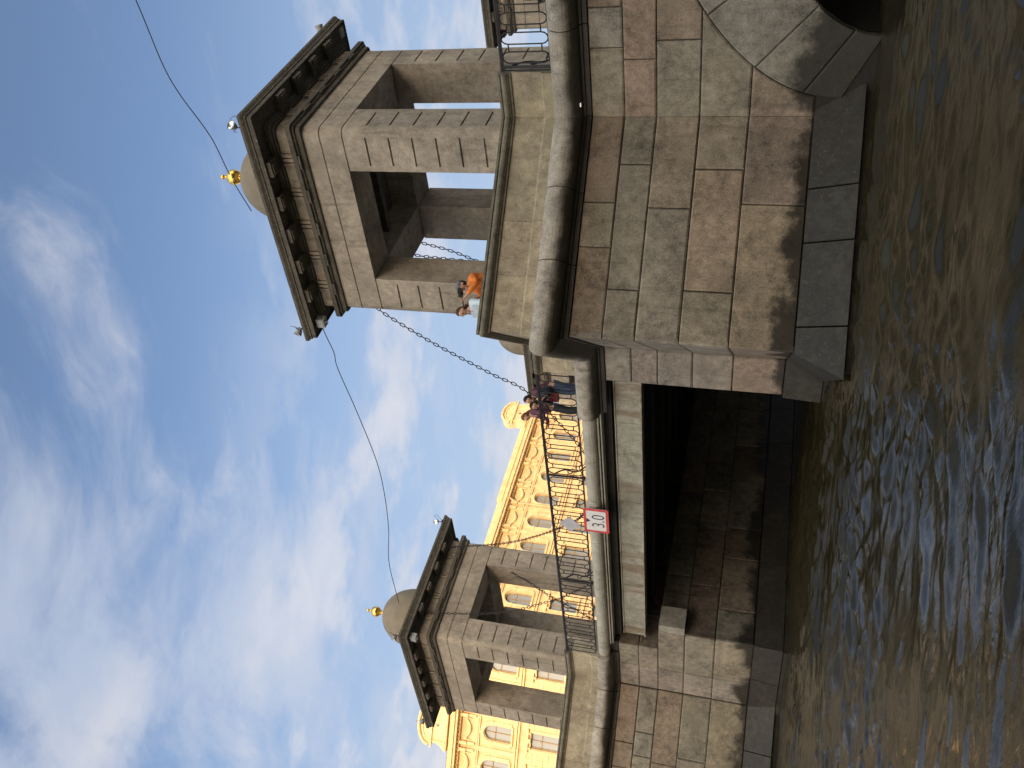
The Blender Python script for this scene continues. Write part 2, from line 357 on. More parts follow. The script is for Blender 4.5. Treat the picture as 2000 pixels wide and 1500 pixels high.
# arches and spandrels
def arch_wall(mb, mir, xs, centre, tn):
    """spandrel wall right of xs (mirrored about x for the left span); extrados ellipse clips the blocks"""
    ax, bx, z0 = 8., 3.7, .55
    T = lambda x: mir-x if mir is not None else x
    xe = lambda z: centre-ax*math.sqrt(max(0, 1-((z-z0)/bx)**2))
    def blk(pts, tint):
        if mir is not None: pts = [(mir-p[0], p[1]) for p in reversed(pts)]
        wall_block(mb, pts, (0, 0, 0), (1, 0, 0), (0, -1, 0), jit(tint))
    zt = z0+bx
    for i in range(5):
        z1, zb = ZC[i], ZC[i+1]; js = [[9.9, 10.55, 12.3, 14, 15.6, 17], [9.7, 11.9], [10.0], [], []][i]
        left = xs
        for k, j in enumerate(js+[None]):
            c = TINTS[tn[i][k] if k < len(tn[i]) else random.choice(['rose', 'pink', 'blue', 'grey'])]
            if j is not None and j < xe(zb)-.02 or (j is not None and i == 0):
                if i == 0 and j > xe(zb):   # bottom follows the extrados
                    if left < xe(zb): 
                        bot = [(left, zb)]+[(xe(z), z) for z in [zb+(min(z1, zt)-zb)*q/8 for q in range(9)] if xe(z) < j]
                        zz_ = [z0+bx*math.sqrt(1-((j-centre)/ax)**2)]
                        blk(bot+[(j, zz_[0]), (j, z1), (left, z1)], c)
                    else:
                        xs_ = [left+(j-left)*q/6 for q in range(7)]
                        blk([(x, z0+bx*math.sqrt(max(0, 1-((x-centre)/ax)**2))) for x in xs_]+[(j, z1), (left, z1)], c)
                else: blk([(left, zb), (j, zb), (j, z1), (left, z1)], c)
                left = j
            elif i > 0:
                blk([(left, zb)]+[(xe(zb+(z1-zb)*q/8), zb+(z1-zb)*q/8) for q in range(9)]+[(left, z1)], c); break
    # voussoirs
    ai, bi, zi = 7.0, 2.7, .05
    ts = [0, 9, 21, 34, 46, 57, 67, 76, 84, 90]
    for k in range(len(ts)-1):
        t0, t1 = R(ts[k]), R(ts[k+1]); n = 6
        ex = [(centre-ax*math.cos(t0+(t1-t0)*q/n), z0+bx*math.sin(t0+(t1-t0)*q/n)) for q in range(n+1)]
        inn = [(centre-ai*math.cos(t0+(t1-t0)*q/n), zi+bi*math.sin(t0+(t1-t0)*q/n)) for q in range(n+1)]
        blk(list(reversed([e for e in ex]))[::1] and (inn+list(reversed(ex))), TINTS['blue'] if k < 5 else TINTS['grey'])
        # mirrored half of the arch, towards the bank
        m2_ = lambda pp: [(2*centre-p[0], p[1]) for p in reversed(pp)]
        blk(m2_(inn+list(reversed(ex))), TINTS['grey'])
tnR = [['grey', 'blue', 'pink', 'rose'], ['rose', 'rose', 'rose'], ['green', 'rose'], ['green'], ['rose']]
arch_wall(mb, None, Bp[0]-.03, 17., tnR)
arch_wall(mb, -4.809+0.184-0.0, Bp[0], 17., tnR) if False else None
mb.build('pier_masonry', 'block', bridge)
# left pier
mb = MB()
V2b, V2c, V2d = Vector(B2), Vector(C2), Vector(D2); LB2 = (V2b-V2c).length
U2 = (V2b-V2c)/LB2; N2 = Vector((U2.y, -U2.x))
g = lambda *d: [LB2-x for x in sorted(d, reverse=True)]
cs = [(ZC[0], ZC[1], g(1.6, 2.3), ['rose', 'rose', 'rose']), (ZC[1], ZC[2], g(1.25, 1.9), ['grey', 'blue', 'green']), (ZC[2], ZC[3], g(2.0), ['rose', 'rose']), (ZC[3], ZC[4], g(1.75), ['grey', 'green']), (ZC[4], ZC[5], g(2.4), ['warm', 'beige'])]
course_wall(mb, (*V2c, 0), (*U2, 0), (*N2, 0), LB2, cs)
U2d = (V2c-V2d)/LB2; N2d = Vector((U2d.y, -U2d.x))
course_wall(mb, (*V2d, 0), (*U2d, 0), (*N2d, 0), LB2, [(ZC[i], ZC[i+1], [1.2+.3*i], []) for i in range(5)])
# flat face right of B2: greenish then lilac stones
xm = -7.85
for i in range(5):
    x1 = EL if i < 2 else EL2
    tn = [('green', 'lilac'), ('grey', 'lilac'), ('grey', 'lilac'), ('grey', 'lilac'), ('beige', 'lilac')][i]
    wall_block(mb, [(B2[0], ZC[i+1]), (xm, ZC[i+1]), (xm, ZC[i]), (B2[0], ZC[i])], (0, 0, 0), (1, 0, 0), (0, -1, 0), jit(TINTS['lilac']))
    wall_block(mb, [(xm, ZC[i+1]), (x1, ZC[i+1]), (x1, ZC[i]), (xm, ZC[i])], (0, 0, 0), (1, 0, 0), (0, -1, 0), jit(TINTS[tn[0]]))
mb.box(EL2+.01, -5.72, -.02, .62, 2.70, 3.37, TINTS['grey'])
# left spandrel, plain courses out to the bank
for i in range(5):
    x = D2[0]
    js = [x]
    while js[-1] > XW+2.6: js.append(js[-1]-random.uniform(1.2, 2.3))
    js.append(XW)
    for a, b_ in zip(js[:-1], js[1:]):
        if i >= 1 and a < D2[0]-.3: continue
        wall_block(mb, [(b_, ZC[i+1]), (a, ZC[i+1]), (a, ZC[i]), (b_, ZC[i])], (0, 0, 0), (1, 0, 0), (0, -1, 0), jit(TINTS['rose']))
cxl = D2[0]-8.3
for sgn in (1, -1):
    for k in range(9):
        ts = [0, 9, 21, 34, 46, 57, 67, 76, 84, 90]; t0, t1 = R(ts[k]), R(ts[k+1]); n = 5
        ex = [(cxl+sgn*8.*math.cos(t0+(t1-t0)*q/n), .55+3.35*math.sin(t0+(t1-t0)*q/n)) for q in range(n+1)]
        inn = [(cxl+sgn*7.2*math.cos(t0+(t1-t0)*q/n), .1+2.9*math.sin(t0+(t1-t0)*q/n)) for q in range(n+1)]
        pp = inn+list(reversed(ex))
        if sgn > 0: pp = list(reversed(pp))
        wall_block(mb, pp, (0, 0, 0), (1, 0, 0), (0, -1, 0), jit(TINTS['blue']))
mb.build('pier_masonry', 'block', bridge)

# tunnel walls under the middle span (block faces) and solid cores
mb = MB()
def tunnel(x, nx, z_list, y0=.0):
    for k in range(len(z_list)-1):
        z1, zb = z_list[k], z_list[k+1]; ys = [y0]
        while ys[-1] < WID-2.2: ys.append(ys[-1]+random.uniform(.9, 2.2))
        ys.append(WID)
        for a, b_ in zip(ys[:-1], ys[1:]):
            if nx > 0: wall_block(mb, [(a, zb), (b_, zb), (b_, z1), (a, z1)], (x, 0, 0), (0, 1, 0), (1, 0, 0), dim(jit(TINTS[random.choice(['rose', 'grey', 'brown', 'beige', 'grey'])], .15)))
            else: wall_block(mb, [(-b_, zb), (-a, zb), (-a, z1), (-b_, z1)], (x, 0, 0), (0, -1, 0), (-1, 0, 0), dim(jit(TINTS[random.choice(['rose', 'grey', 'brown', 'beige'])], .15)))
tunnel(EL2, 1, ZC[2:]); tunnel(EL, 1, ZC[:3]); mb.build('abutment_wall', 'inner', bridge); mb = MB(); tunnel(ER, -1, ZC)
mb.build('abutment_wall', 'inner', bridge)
mb = MB(); e = .05
def inset2(pts, d): return inset_poly(pts, d)
rightcore = [(ER, 0), Dp, Cp, Bp, (Bp[0]+.3, .0), (Bp[0]+.3, WID), (XR+AR, WID), (XR, WID+CT), (XR-AR, WID), (ER, WID)]
mb.prism(inset2(rightcore, e), -3, ZC[0])
leftcore = [(EL2, 0), (EL2, WID), (XL+AL, WID), (XL, WID+CT), (XL-AL, WID), (XL-AL-.3, WID), (XL-AL-.3, 0), D2, C2, B2]
mb.build('pier_core', 'mortar', bridge); mb = MB(); mb.prism(inset2(leftcore, e), -3, ZC[2])
leftcore2 = [(EL, 0), (EL, WID), (XL+AL, WID), (XL, WID+CT), (XL-AL, WID), (XL-AL-.3, WID), (XL-AL-.3, 0), D2, C2, B2]
mb.prism(inset2(leftcore2, e), ZC[2], ZC[0])
mb.build('pier_core', 'mortar', bridge)
# arch barrels + side-span fill
for cx_, s_ in ((17., 1), (cxl, 1)):
    mb = MB(); ai, bi, zi = 7.0, 2.7, .05; n = 28
    pr2 = [(cx_-ai*math.cos(math.pi*q/n), zi+bi*math.sin(math.pi*q/n)) for q in range(n+1)]
    mb.grid([[(x, .07, z) for x, z in pr2], [(x, WID-.07, z) for x, z in pr2]], tint=TINTS['grey'], sm=True)
    ps = [(cx_-8.35, ZC[0]-.01), (cx_-8.35, -2), (cx_-ai-.0, -2)]+pr2+[(cx_+ai, -2), (cx_+8.35, -2), (cx_+8.35, ZC[0]-.01)]
    for y in (.04, WID-.04):
        # spandrel backing as strips
        for q in range(n):
            (xa, za), (xb, zb) = pr2[q], pr2[q+1]
            mb.poly([(xa, y, za), (xb, y, zb), (xb, y, ZC[0]-.01), (xa, y, ZC[0]-.01)], (.03, .03, .03))
        for xa, xb in ((cx_-8.35, cx_-ai), (cx_+ai, cx_+8.35)): mb.poly([(xa, y, -2), (xb, y, -2), (xb, y, ZC[0]-.01), (xa, y, ZC[0]-.01)], (.03, .03, .03))
    mb.build('arch_barrel', 'inner', bridge)

# sloping wet base stones and foundation
mb = MB()
ext = Vb+(Vb-Vc).normalized()*.5
pathR = [tuple(ext), Cp, Dp, (ER, 0.), (ER, WID)]
# D->E corner: keep path legal
sk = [(-.3, .925), (.03, .925), (.37, .22), (-.3, .22)]
cutsR = [.5+LB*x for x in (.318, .547, .898)]+[.5+LB+1.9]+[.5+LB*2+.94+1.5*k for k in range(1, 13)]
sweep(mb, [tuple(ext), Cp, tuple(Vd+(Vd-Vc)*0.02)], sk, [c for c in cutsR if c < .5+2*LB-.2], gap=.014, tints=[(.085, .083, .078), (.075, .073, .066)])
mb.build('base_stone', 'low_dark', bridge); mb = MB(); skv = [(-.3, .925), (.03, .925), (.06, .22), (-.3, .22)]
sweep(mb, [(Dp[0]+.4, 0.), (ER+.0, 0.), (ER, WID)], skv, [.4+.94+1.5*k for k in range(1, 13)], gap=.01, tints=[(.085, .083, .078)])
mb.build('base_stone', 'low_dark', bridge); mb = MB()
ext2 = V2b+(V2b-V2c).normalized()*.0
sweep(mb, [(EL2, WID), (EL2, 0.), (B2[0]+.02, 0.)], [(-.3, .925), (.04, .925), (.12, .22), (-.3, .22)], [1.6*k for k in range(1, 12)]+[21.8], gap=.01, tints=[(.085, .083, .078), (.07, .068, .06)])
mb.build('base_stone', 'low_dark', bridge); mb = MB()
sweep(mb, [tuple(V2b+(V2b-V2c).normalized()*.3), C2, tuple(V2d+(V2d-V2c)*.02)], [(-.3, .925), (.03, .925), (.34, .22), (-.3, .22)], [1.5, 2.9, 5.], gap=.012)
mb.build('base_stone', 'low_dark', bridge)
mb = MB()
fd = [(-.35, .20), (.27, .20), (.27, -2.5), (-.35, -2.5)]
sweep(mb, [tuple(ext), Cp, tuple(Vd+(Vd-Vc)*0.02)], fd); mb.build('foundation', 'low_dark', bridge); mb = MB()
sweep(mb, [(Dp[0]+.4, 0.), (ER, 0.), (ER, WID)], [(-.35, .20), (.03, .20), (.03, -2.5), (-.35, -2.5)]); mb.build('foundation', 'low_dark', bridge); mb = MB()
sweep(mb, [(EL2, WID), (EL2, 0.), B2, C2, D2, (D2[0]-.5, 0)], [(-.35, .20), (.2, .20), (.2, -2.5), (-.35, -2.5)])
mb.build('foundation', 'low_dark', bridge)

# roll moulding
def arcp(cx, cz, r, a0, a1, n): return [(cx+r*math.cos(R(a0+(a1-a0)*k/n)), cz+r*math.sin(R(a0+(a1-a0)*k/n))) for k in range(n+1)]
rollp = [(-.12, 4.475), (.03, 4.475), (.03, 4.55), (.07, 4.56), (.07, 4.60), (.12, 4.61)]+arcp(.12, 4.85, .24, -80, 90, 12)+[(-.12, 5.09)]
rollp = rollp  # outward, z ; closed
mb = MB(); RT = [(.25, .235, .20), (.22, .21, .185), (.27, .25, .21)]
pR = [(XE, 0.), Bp, Cp, Dp, (1.86, 0.)]
sB = XE-Bp[0]
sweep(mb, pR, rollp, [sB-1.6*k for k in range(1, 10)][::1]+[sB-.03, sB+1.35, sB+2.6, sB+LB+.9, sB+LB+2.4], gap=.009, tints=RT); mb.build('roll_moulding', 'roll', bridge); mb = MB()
pL = [(-7.32, 0.), B2, C2, D2, (XW, 0.)]
s2 = -7.32-B2[0]
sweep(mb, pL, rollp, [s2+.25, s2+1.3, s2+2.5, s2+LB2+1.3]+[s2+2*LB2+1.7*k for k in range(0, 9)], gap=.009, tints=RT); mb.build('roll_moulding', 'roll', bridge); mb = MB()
pF = [(XW, WID), (XL-AL, WID), (XL, WID+CT), (XL+AL, WID), (XR-AR, WID), (XR, WID+CT), (XR+AR, WID), (XE, WID)]
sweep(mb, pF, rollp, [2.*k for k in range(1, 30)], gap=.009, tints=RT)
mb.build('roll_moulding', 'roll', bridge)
# middle span fascia
mb = MB()
fp = [(-.3, 4.70), (.08, 4.70)]+arcp(.08, 4.86, .16, -90, 90, 8)+[(-.3, 5.02)]
sweep(mb, [(1.86, 0.), (-7.30, 0.)], fp, [1.42*k for k in range(1, 7)], gap=.006)
mb.build('span_fascia', 'fascia', bridge)
mb = MB()
sweep(mb, [(ER-.02, 0.), (-6.86, 0.)], [(-.25, 4.60), (.05, 4.60), (.05, 4.63), (-.25, 4.63)]); sweep(mb, [(ER-.02, 0.), (-6.86, 0.)], [(-.2, 4.655), (.09, 4.655), (.09, 4.692), (-.2, 4.692)], [2.1, 4.9, 7.3])
mb.build('drip_strip', 'fascia', bridge)
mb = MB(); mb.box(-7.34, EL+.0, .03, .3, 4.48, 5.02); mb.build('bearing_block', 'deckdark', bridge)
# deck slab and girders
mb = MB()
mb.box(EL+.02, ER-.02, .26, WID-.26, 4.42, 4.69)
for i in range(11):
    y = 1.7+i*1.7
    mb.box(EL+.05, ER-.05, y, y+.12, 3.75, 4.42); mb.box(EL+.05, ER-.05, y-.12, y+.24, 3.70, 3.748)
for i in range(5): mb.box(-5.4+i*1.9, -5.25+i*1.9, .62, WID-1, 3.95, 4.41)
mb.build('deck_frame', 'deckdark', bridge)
mb = MB()
mb.box(EL+.10, ER-.03, .30, .55, 3.80, 4.34); mb.box(EL+.10, ER-.03, .26, .60, 3.765, 3.797); mb.box(EL+.10, ER-.03, .27, .6, 4.343, 4.37)
for i in range(60):
    mb.box(-6.6+i*.155, -6.575+i*.155, .252, .262, 3.767, 3.79)
for i in range(6):
    xg = -6.2+i*1.62; mb.box(xg-.01, xg+.01, .285, .299, 3.81, 4.33)
    for k in range(9):
        for q in (-.06, .06): mb.box(xg+q-.011, xg+q+.011, .285, .299, 3.84+k*.056, 3.862+k*.056)
mb.build('front_girder', 'steel', bridge)
mb = MB()
mb.box(XW, XE, .2, WID-.2, 4.70, ZD)
tri = lambda a, b_, c_: mb.prism([a, b_, c_], 4.48, ZD)
mb.prism([(XR-AR+.1, .198), (XR, -CT+.15), (XR+AR-.1, .198)], 4.48, ZD); mb.prism([(XL-AL+.1, .198), (XL, -CT+.15), (XL+AL-.1, .198)], 4.48, ZD)
mb.build('deck_slab', 'parapet', bridge)
mb = MB(); mb.box(XW, XE, 5.2, WID-5.2, ZD+.004, ZD+.02); mb.build('road_surface', 'asphalt', bridge)
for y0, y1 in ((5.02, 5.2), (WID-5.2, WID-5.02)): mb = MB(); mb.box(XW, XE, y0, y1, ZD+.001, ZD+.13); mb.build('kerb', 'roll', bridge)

# parapets
mb = MB(); mc = MB()
PT = [(.50, .44, .33), (.53, .465, .35), (.46, .41, .31)]
pw = [(-.34, 5.09), (.05, 5.09), (.05, 5.27), (.02, 5.29), (.0, 5.31), (.0, 5.82), (-.34, 5.82)]
cp_ = [(-.38, 5.825), (.03, 5.825), (.03, 5.86), (.06, 5.87)]+arcp(.055, 5.935, .055, -80, 80, 6)+[(.05, 6.0), (.075, 6.01), (.075, 6.05), (-.38, 6.05)]
for path, cuts in (([(Bp[0]+.80, 0.), Bp, Cp, Dp, (Dp[0]-.82, 0.)], [.82, .8+LB*.49, .8+LB*.74, .8+LB*1.35, .8+2*LB]),
                   ([(B2[0]+1.22, 0.), B2, C2, D2, (D2[0]-.8, 0.)], [1.22, 1.22+1.35, 1.22+2.4, 1.22+LB2+1.4, 1.22+2*LB2]),
                   ([(XR-AR-.8, WID), (XR-AR, WID), (XR, WID+CT), (XR+AR, WID), (XR+AR+.8, WID)], [.8]), ([(XL-AL-.8, WID), (XL-AL, WID), (XL, WID+CT), (XL+AL, WID), (XL+AL+.8, WID)], [.8])):
    mb = MB(); mc = MB(); sweep(mb, path, pw, cuts, gap=.003, tints=PT); sweep(mc, path, cp_, [c+.25 for c in cuts[1:3]], gap=.003)
    pp_ = mb.build('parapet', 'parapet', bridge); mc.build('parapet_coping', 'coping', pp_)
for x, z, a in ((9.03, 4.64, .08), (3.17, 4.72, .085), (-8.79, 4.66, .07)):
    mk = MB(); mk.box(-a/2, a/2, -.07, .02, -a*.42, a*.42); pass; mk.box(-.01, .01, .02, .12, -.01, .05)
    o = mk.build('marker_lamp', 'grey'); o.location = (x, -.13, z)
    mk = MB(); mk.box(-a*.42, a*.42, -.076, -.0701, -a*.36, a*.36); mk.build('lens', 'ledlens', o)
    tag(o, {9.03: 'small white box lamp under the roll moulding beside the side arch', 3.17: 'small white box lamp under the roll moulding where the middle span meets the near pier', -8.79: 'small white box lamp under the roll moulding of the far pier'}[x], 'lamp', 'white marker lamps under the bridge edge')

# ------------------------------------------------------------------ pavilion towers
HX, HY = 2.19, 1.94; TY = 2.35
def rrect(hx, hy, r, n=4):
    out = []
    for cx_, cy_, a0 in ((hx-r, hy-r, 0), (-hx+r, hy-r, 90), (-hx+r, -hy+r, 180), (hx-r, -hy+r, 270)):
        out += [(cx_+r*math.cos(R(a0+90*k/n)), cy_+r*math.sin(R(a0+90*k/n))) for k in range(n+1)]
    return out
def pillar_outline(sx, sy, notch):
    ix, iy, r, nd = 1.30, 1.07, .15, .045
    p = [(ix, iy), (HX, iy)]
    if notch: p += [(HX, iy+.12), (HX-nd, iy+.121), (HX-nd, HY-.171), (HX, HY-.17)]
    p += [(HX-r+r*math.cos(R(k*22.5)), HY-r+r*math.sin(R(k*22.5))) for k in range(5)]
    if notch: p += [(HX-.17, HY), (HX-.171, HY-nd), (ix+.121, HY-nd), (ix+.12, HY)]
    p += [(ix, HY)]
    p = [(x*sx, y*sy) for x, y in p]
    if sx*sy < 0: p.reverse()
    return p
def make_tower():
    t = thing('bridge_tower', 'x', 'tower')
    GZ = [5.6, 6.09, 6.58, 7.06, 7.53, 8.01, 8.49, 8.97]
    for sx in (1, -1):
        for sy in (1, -1):
            mb = MB(); zs = ZD+.002
            for gz in GZ:
                mb.prism(pillar_outline(sx, sy, False), zs, gz-.019); mb.prism(pillar_outline(sx, sy, True), gz-.019, gz+.019, cap0=False, cap1=False); zs = gz+.019
            mb.prism(pillar_outline(sx, sy, False), zs, 9.44)
            mb.prism(inset_poly(pillar_outline(sx, sy, False), .03), 9.44, 9.465, cap0=False, cap1=False)
            mb.build('pillar', 'tower', t)
    mb = MB(); n = 4
    def ring(o, z0, z1, notch=False, ins=0.):
        out = rrect(HX-ins, HY-ins, .15, n); inn = []
        for q, (sx, sy) in enumerate(((1, 1), (-1, 1), (-1, -1), (1, -1))): inn += [(sx*(1.30), sy*(1.07))]*(n+1)
        mb.grid([[(*p, z0) for p in inn], [(*p, z0) for p in out], [(*p, z1) for p in out], [(*p, z1) for p in inn], [(*p, z0) for p in inn]], closed_u=True)
    ring(0, 9.465, 9.925); ring(0, 9.925, 9.95, ins=.025); ring(0, 9.95, 10.30)
    mb.build('lintel', 'tower', t)
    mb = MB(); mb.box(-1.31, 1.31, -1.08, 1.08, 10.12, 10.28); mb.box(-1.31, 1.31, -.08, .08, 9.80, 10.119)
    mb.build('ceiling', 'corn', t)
    def bands(name, prof, mat, rr=.10):
        mb = MB(); rows = [[(*p, z) for p in rrect(HX+o, HY+o, rr if o < .2 else .04, 4)] for o, z in prof]
        mb.grid(rows, closed_u=True); mb.poly([(*p, prof[-1][1]) for p in rrect(HX+prof[-1][0], HY+prof[-1][0], rr if prof[-1][0] < .2 else .04, 4)])
        mb.poly(list(reversed(rows[0])))
        return mb.build(name, mat, t)
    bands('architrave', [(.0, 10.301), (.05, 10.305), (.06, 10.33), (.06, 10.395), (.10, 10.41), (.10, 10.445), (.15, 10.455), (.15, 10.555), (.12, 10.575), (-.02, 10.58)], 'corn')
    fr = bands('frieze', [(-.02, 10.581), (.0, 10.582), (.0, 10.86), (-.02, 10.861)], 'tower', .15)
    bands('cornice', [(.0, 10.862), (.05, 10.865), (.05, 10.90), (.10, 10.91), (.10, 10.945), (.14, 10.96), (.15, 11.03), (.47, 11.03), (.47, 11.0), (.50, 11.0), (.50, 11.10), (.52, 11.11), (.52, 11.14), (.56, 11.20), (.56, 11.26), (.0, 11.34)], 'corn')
    mb = MB(); mg = MB()
    def along(side, fn):
        h = HX if side in (0, 2) else HY; n = 6 if side in (0, 2) else 5; d = (HY if side in (0, 2) else HX)
        for k in range(n+1):
            u = -h-.12+(2*h+.24)*(k)/(n)
            fn(u, d, k, n)
    for side in range(4):
        a = side*math.pi/2
        # local: outward = -y rotated by a
        fr_ = lambda x, y, z, a=a: (x*math.cos(a)-y*math.sin(a), x*math.sin(a)+y*math.cos(a), z)
        def mod(u, d, k, n):
            if 0 < k < n or True:
                uu = max(min(u, 99), -99)
                mb.box(uu-.16, uu+.16, -d-.45, -d-.09, 10.90, 11.029, fr=fr_) if 0 < k < n else None
                if 0 < k < n: mb.box(uu-.11, uu+.11, -d-.42, -d-.34, 10.87, 10.899, fr=fr_)
                if 0 < k < n:
                    for q in (-.10, -.0, .10): mg.box(u+q-.033, u+q+.033, -d-.045, -d+.01, 10.60, 10.85, fr=fr_)
                    mb.box(u-.15, u+.15, -d-.14, -d-.02, 10.405, 10.452, fr=fr_)
        along(side, mod)
    mb.build('modillions', 'corn', t)['kind'] = 'stuff'
    mg.build('triglyphs', 'tower', fr)['kind'] = 'stuff'
    mb = MB(); prof = [(1.2, 11.28), (1.2, 11.45), (1.08, 11.50), (1.02, 11.54), (1.0, 11.9)]+[(1.0*math.cos(R(a))**.92, 11.95+1.22*math.sin(R(a))) for a in range(0, 87, 5)]+[(.06, 13.17)]
    mb.lathe(prof, n=40); dm = mb.build('dome', 'dome', t)
    mb = MB(); mb.lathe([(.10, 13.15), (.11, 13.20), (.05, 13.23), (.05, 13.28), (.09, 13.30), (.06, 13.33)]+[(.185*math.cos(R(a)), 13.48+.18*math.sin(R(a))) for a in range(-72, 80, 9)]+[(.03, 13.67), (.025, 13.73)]+[(.058*math.cos(R(a)), 13.78+.055*math.sin(R(a))) for a in range(-60, 91, 15)], n=24)
    mb.build('finial', 'gold', dm)
    return t
tw0 = make_tower()
tl = [((6.08, TY), 'large near granite tower with dark dome and gilded ball on the nearest pier'), ((XL-.03, TY), 'granite tower on the far pier with olive dome and gilded ball fully in view'),
      ((XL-.03, TY+16), 'tower hidden behind the near pier with only dome and cornice peeking over the parapet'), ((6.08, TY+16), 'tower beyond the near railing cut off by the top edge of the photo')]
for i, (p, lb) in enumerate(tl):
    t = tw0 if i == 0 else dup(tw0)
    t.location = (*p, 0); tag(t, lb, 'tower', 'domed pavilion towers standing on the bridge piers')

# ------------------------------------------------------------------ railings
def stadium(cx, z0, z1, w, n=6):
    r = w/2; return [(cx+r*math.cos(R(a)), z1-r*1.15+1.15*r*math.sin(R(a))) for a in [180*k/n for k in range(n+1)]]+[(cx-r*math.cos(R(a)), z0+r*1.15-1.15*r*math.sin(R(a))) for a in [180*k/n for k in range(n+1)]]
def railing(x0, x1, y, label, posts, back=1):
    t = thing('railing', label, 'railing', (x0, y, 0), 0, 'black iron railings along the bridge edges'); Lr = x1-x0
    z0, z1 = 5.13, 5.93
    mb = MB(); mb.box(0, Lr, -.03, .03, 5.955, 5.985); mb.box(0, Lr, -.018, .018, 5.93, 5.954); mb.build('top_rail', 'iron', t)
    mb = MB(); mb.box(0, Lr, -.02, .02, 5.10, 5.13); mb.build('bottom_rail', 'iron', t)
    edges = [0]+[p-x0 for p in posts]+[Lr]
    for a, b_ in zip(edges[:-1], edges[1:]):
        mb = MB(); n = max(1, round((b_-a)/.335)); st = (b_-a)/n
        for k in range(n):
            c = a+st*(k+.5); w = st*.60
            mb.tube([(x, 0, z) for x, z in stadium(c, z0, z1, w)], .0125, 5, True)
            for zc in (z0+.115, z1-.115):
                xa = c+w/2; xb = min(b_, c+st-w/2)
                mb.tube([(xa, 0, zc), (xb, 0, zc)], .0125, 5)
        mb.build('railing_panel', 'iron', t)
    for p in posts:
        mb = MB(); mb.box(p-x0-.018, p-x0+.018, -.018, .018, 5.09, 5.929); mb.box(p-x0-.04, p-x0+.04, -.035, .035, 5.06, 5.0999)
        po = mb.build('post', 'iron', t)
        mb = MB(); pts = []
        for k in range(13):
            a = k/12; pts.append((p-x0, back*(.05+.42*a**1.6+.10*math.sin(a*math.pi*2)), 5.80-.72*a))
        mb.tube(pts, .018, 6)
        for rr, cz, cy in ((.09, 5.18, .33), (.06, 5.45, .16)): mb.tube([(p-x0, back*(cy+rr*math.cos(R(q))), cz+rr*math.sin(R(q))) for q in range(0, 330, 30)], .012, 5)
        mb.build('brace', 'iron', po)
    return t
railing(B2[0]+1.24, Dp[0]-.84, .0, 'long black iron railing along the near edge of the middle span', [-4.35, -.35])
railing(Bp[0]+.82, XE, .0, 'black iron railing above the side arch running out at the top of the photo', [9.62, 13.5, 17.5, 21.5])
railing(XW, D2[0]-.84, .0, 'black iron railing beyond the far pier, out of frame below', [-17.5, -21.5, -25.5])
railing(XL+AL+.82, XR-AR-.82, WID, 'black iron railing along the hidden rear edge of the middle span', [-4.35, -.35], -1)
railing(XR+AR+.82, XE, WID, 'rear black iron railing beyond the cut-off tower', [13.5, 17.5, 21.5], -1)
railing(XW, XL-AL-.82, WID, 'rear black iron railing on the far side of the river', [-17.5, -21.5, -25.5], -1)

# ------------------------------------------------------------------ chains
def chain(label, pts, sag=.0, pitch=.112):
    """pts: ordered 3D points; a smooth hanging curve through them"""
    P = [Vector(p) for p in pts]; dense = []
    if len(P) == 2:
        for k in range(81):
            a = k/80; q = P[0].lerp(P[1], a); q.z -= sag*4*a*(1-a); dense.append(q)
    else:
        for i in range(len(P)-1):
            p0 = P[i-1] if i > 0 else P[0]*2-P[1]; p3 = P[i+2] if i+2 < len(P) else P[-1]*2-P[-2]
            for k in range(20):
                a = k/20; dense.append(.5*((2*P[i])+(-p0+P[i+1])*a+(2*p0-5*P[i]+4*P[i+1]-p3)*a*a+(-p0+3*P[i]-3*P[i+1]+p3)*a**3))
        dense.append(P[-1])
    S = [0.]
    for i in range(1, len(dense)): S.append(S[-1]+(dense[i]-dense[i-1]).length)
    mb = MB(); n = int(S[-1]/pitch); j = 0
    for k in range(n+1):
        s_ = min(k*pitch, S[-1]-1e-4)
        while S[j+1] < s_: j += 1
        c = dense[j].lerp(dense[j+1], (s_-S[j])/(S[j+1]-S[j])); d = (dense[j+1]-dense[j]).normalized()
        side = d.cross(Vector((0, 1, 0)) if abs(d.y) < .8 else Vector((1, 0, 0))).normalized(); o2 = d.cross(side)
        tw = R(45) if k % 2 else R(-45); sd = side*math.cos(tw)+o2*math.sin(tw)
        sd2 = sd
        lp = []
        hl, hw = .047, .029
        for q in range(12):
            a = 2*math.pi*q/12; lp.append(c+d*(math.cos(a)*hw+(hl if math.cos(a) > 0 else -hl)*.75)+sd2*math.sin(a)*hw)
        mb.tube(lp, .0105, 5, True)
    o = mb.build('chain', 'chain')
    tag(o, label, 'chain', 'heavy iron chains hanging from the towers')
    return o
chain('iron chain sweeping from the near tower down across the sky to the middle span', [(3.95, 1.0, 10.6), (3.72, .95, 10.0), (3.5, .8, 9.59), (2.74, .8, 8.54), (1.97, .8, 7.28), (1.49, .8, 6.47), (.23, .8, 5.54), (-.42, .8, 5.2)])
chain('iron chain seen through the near tower opening beside its dark jamb, leftmost of the pair', [(3.72, 3.1, 10.8), (3.74, 3.0, 10.0), (3.44, 3.3, 9.61), (3.39, 3.3, 8.95), (3.33, 3.3, 8.17), (3.2, 3.3, 6.8), (2.8, 3.3, 5.05)])
chain('iron chain seen through the near tower opening against the sky, slanting across the gap', [(4.0, 3.35, 10.3), (3.82, 3.3, 9.48), (3.63, 3.3, 8.78), (3.36, 3.32, 8.17), (2.7, 3.3, 6.6), (1.6, 3.3, 5.05)])
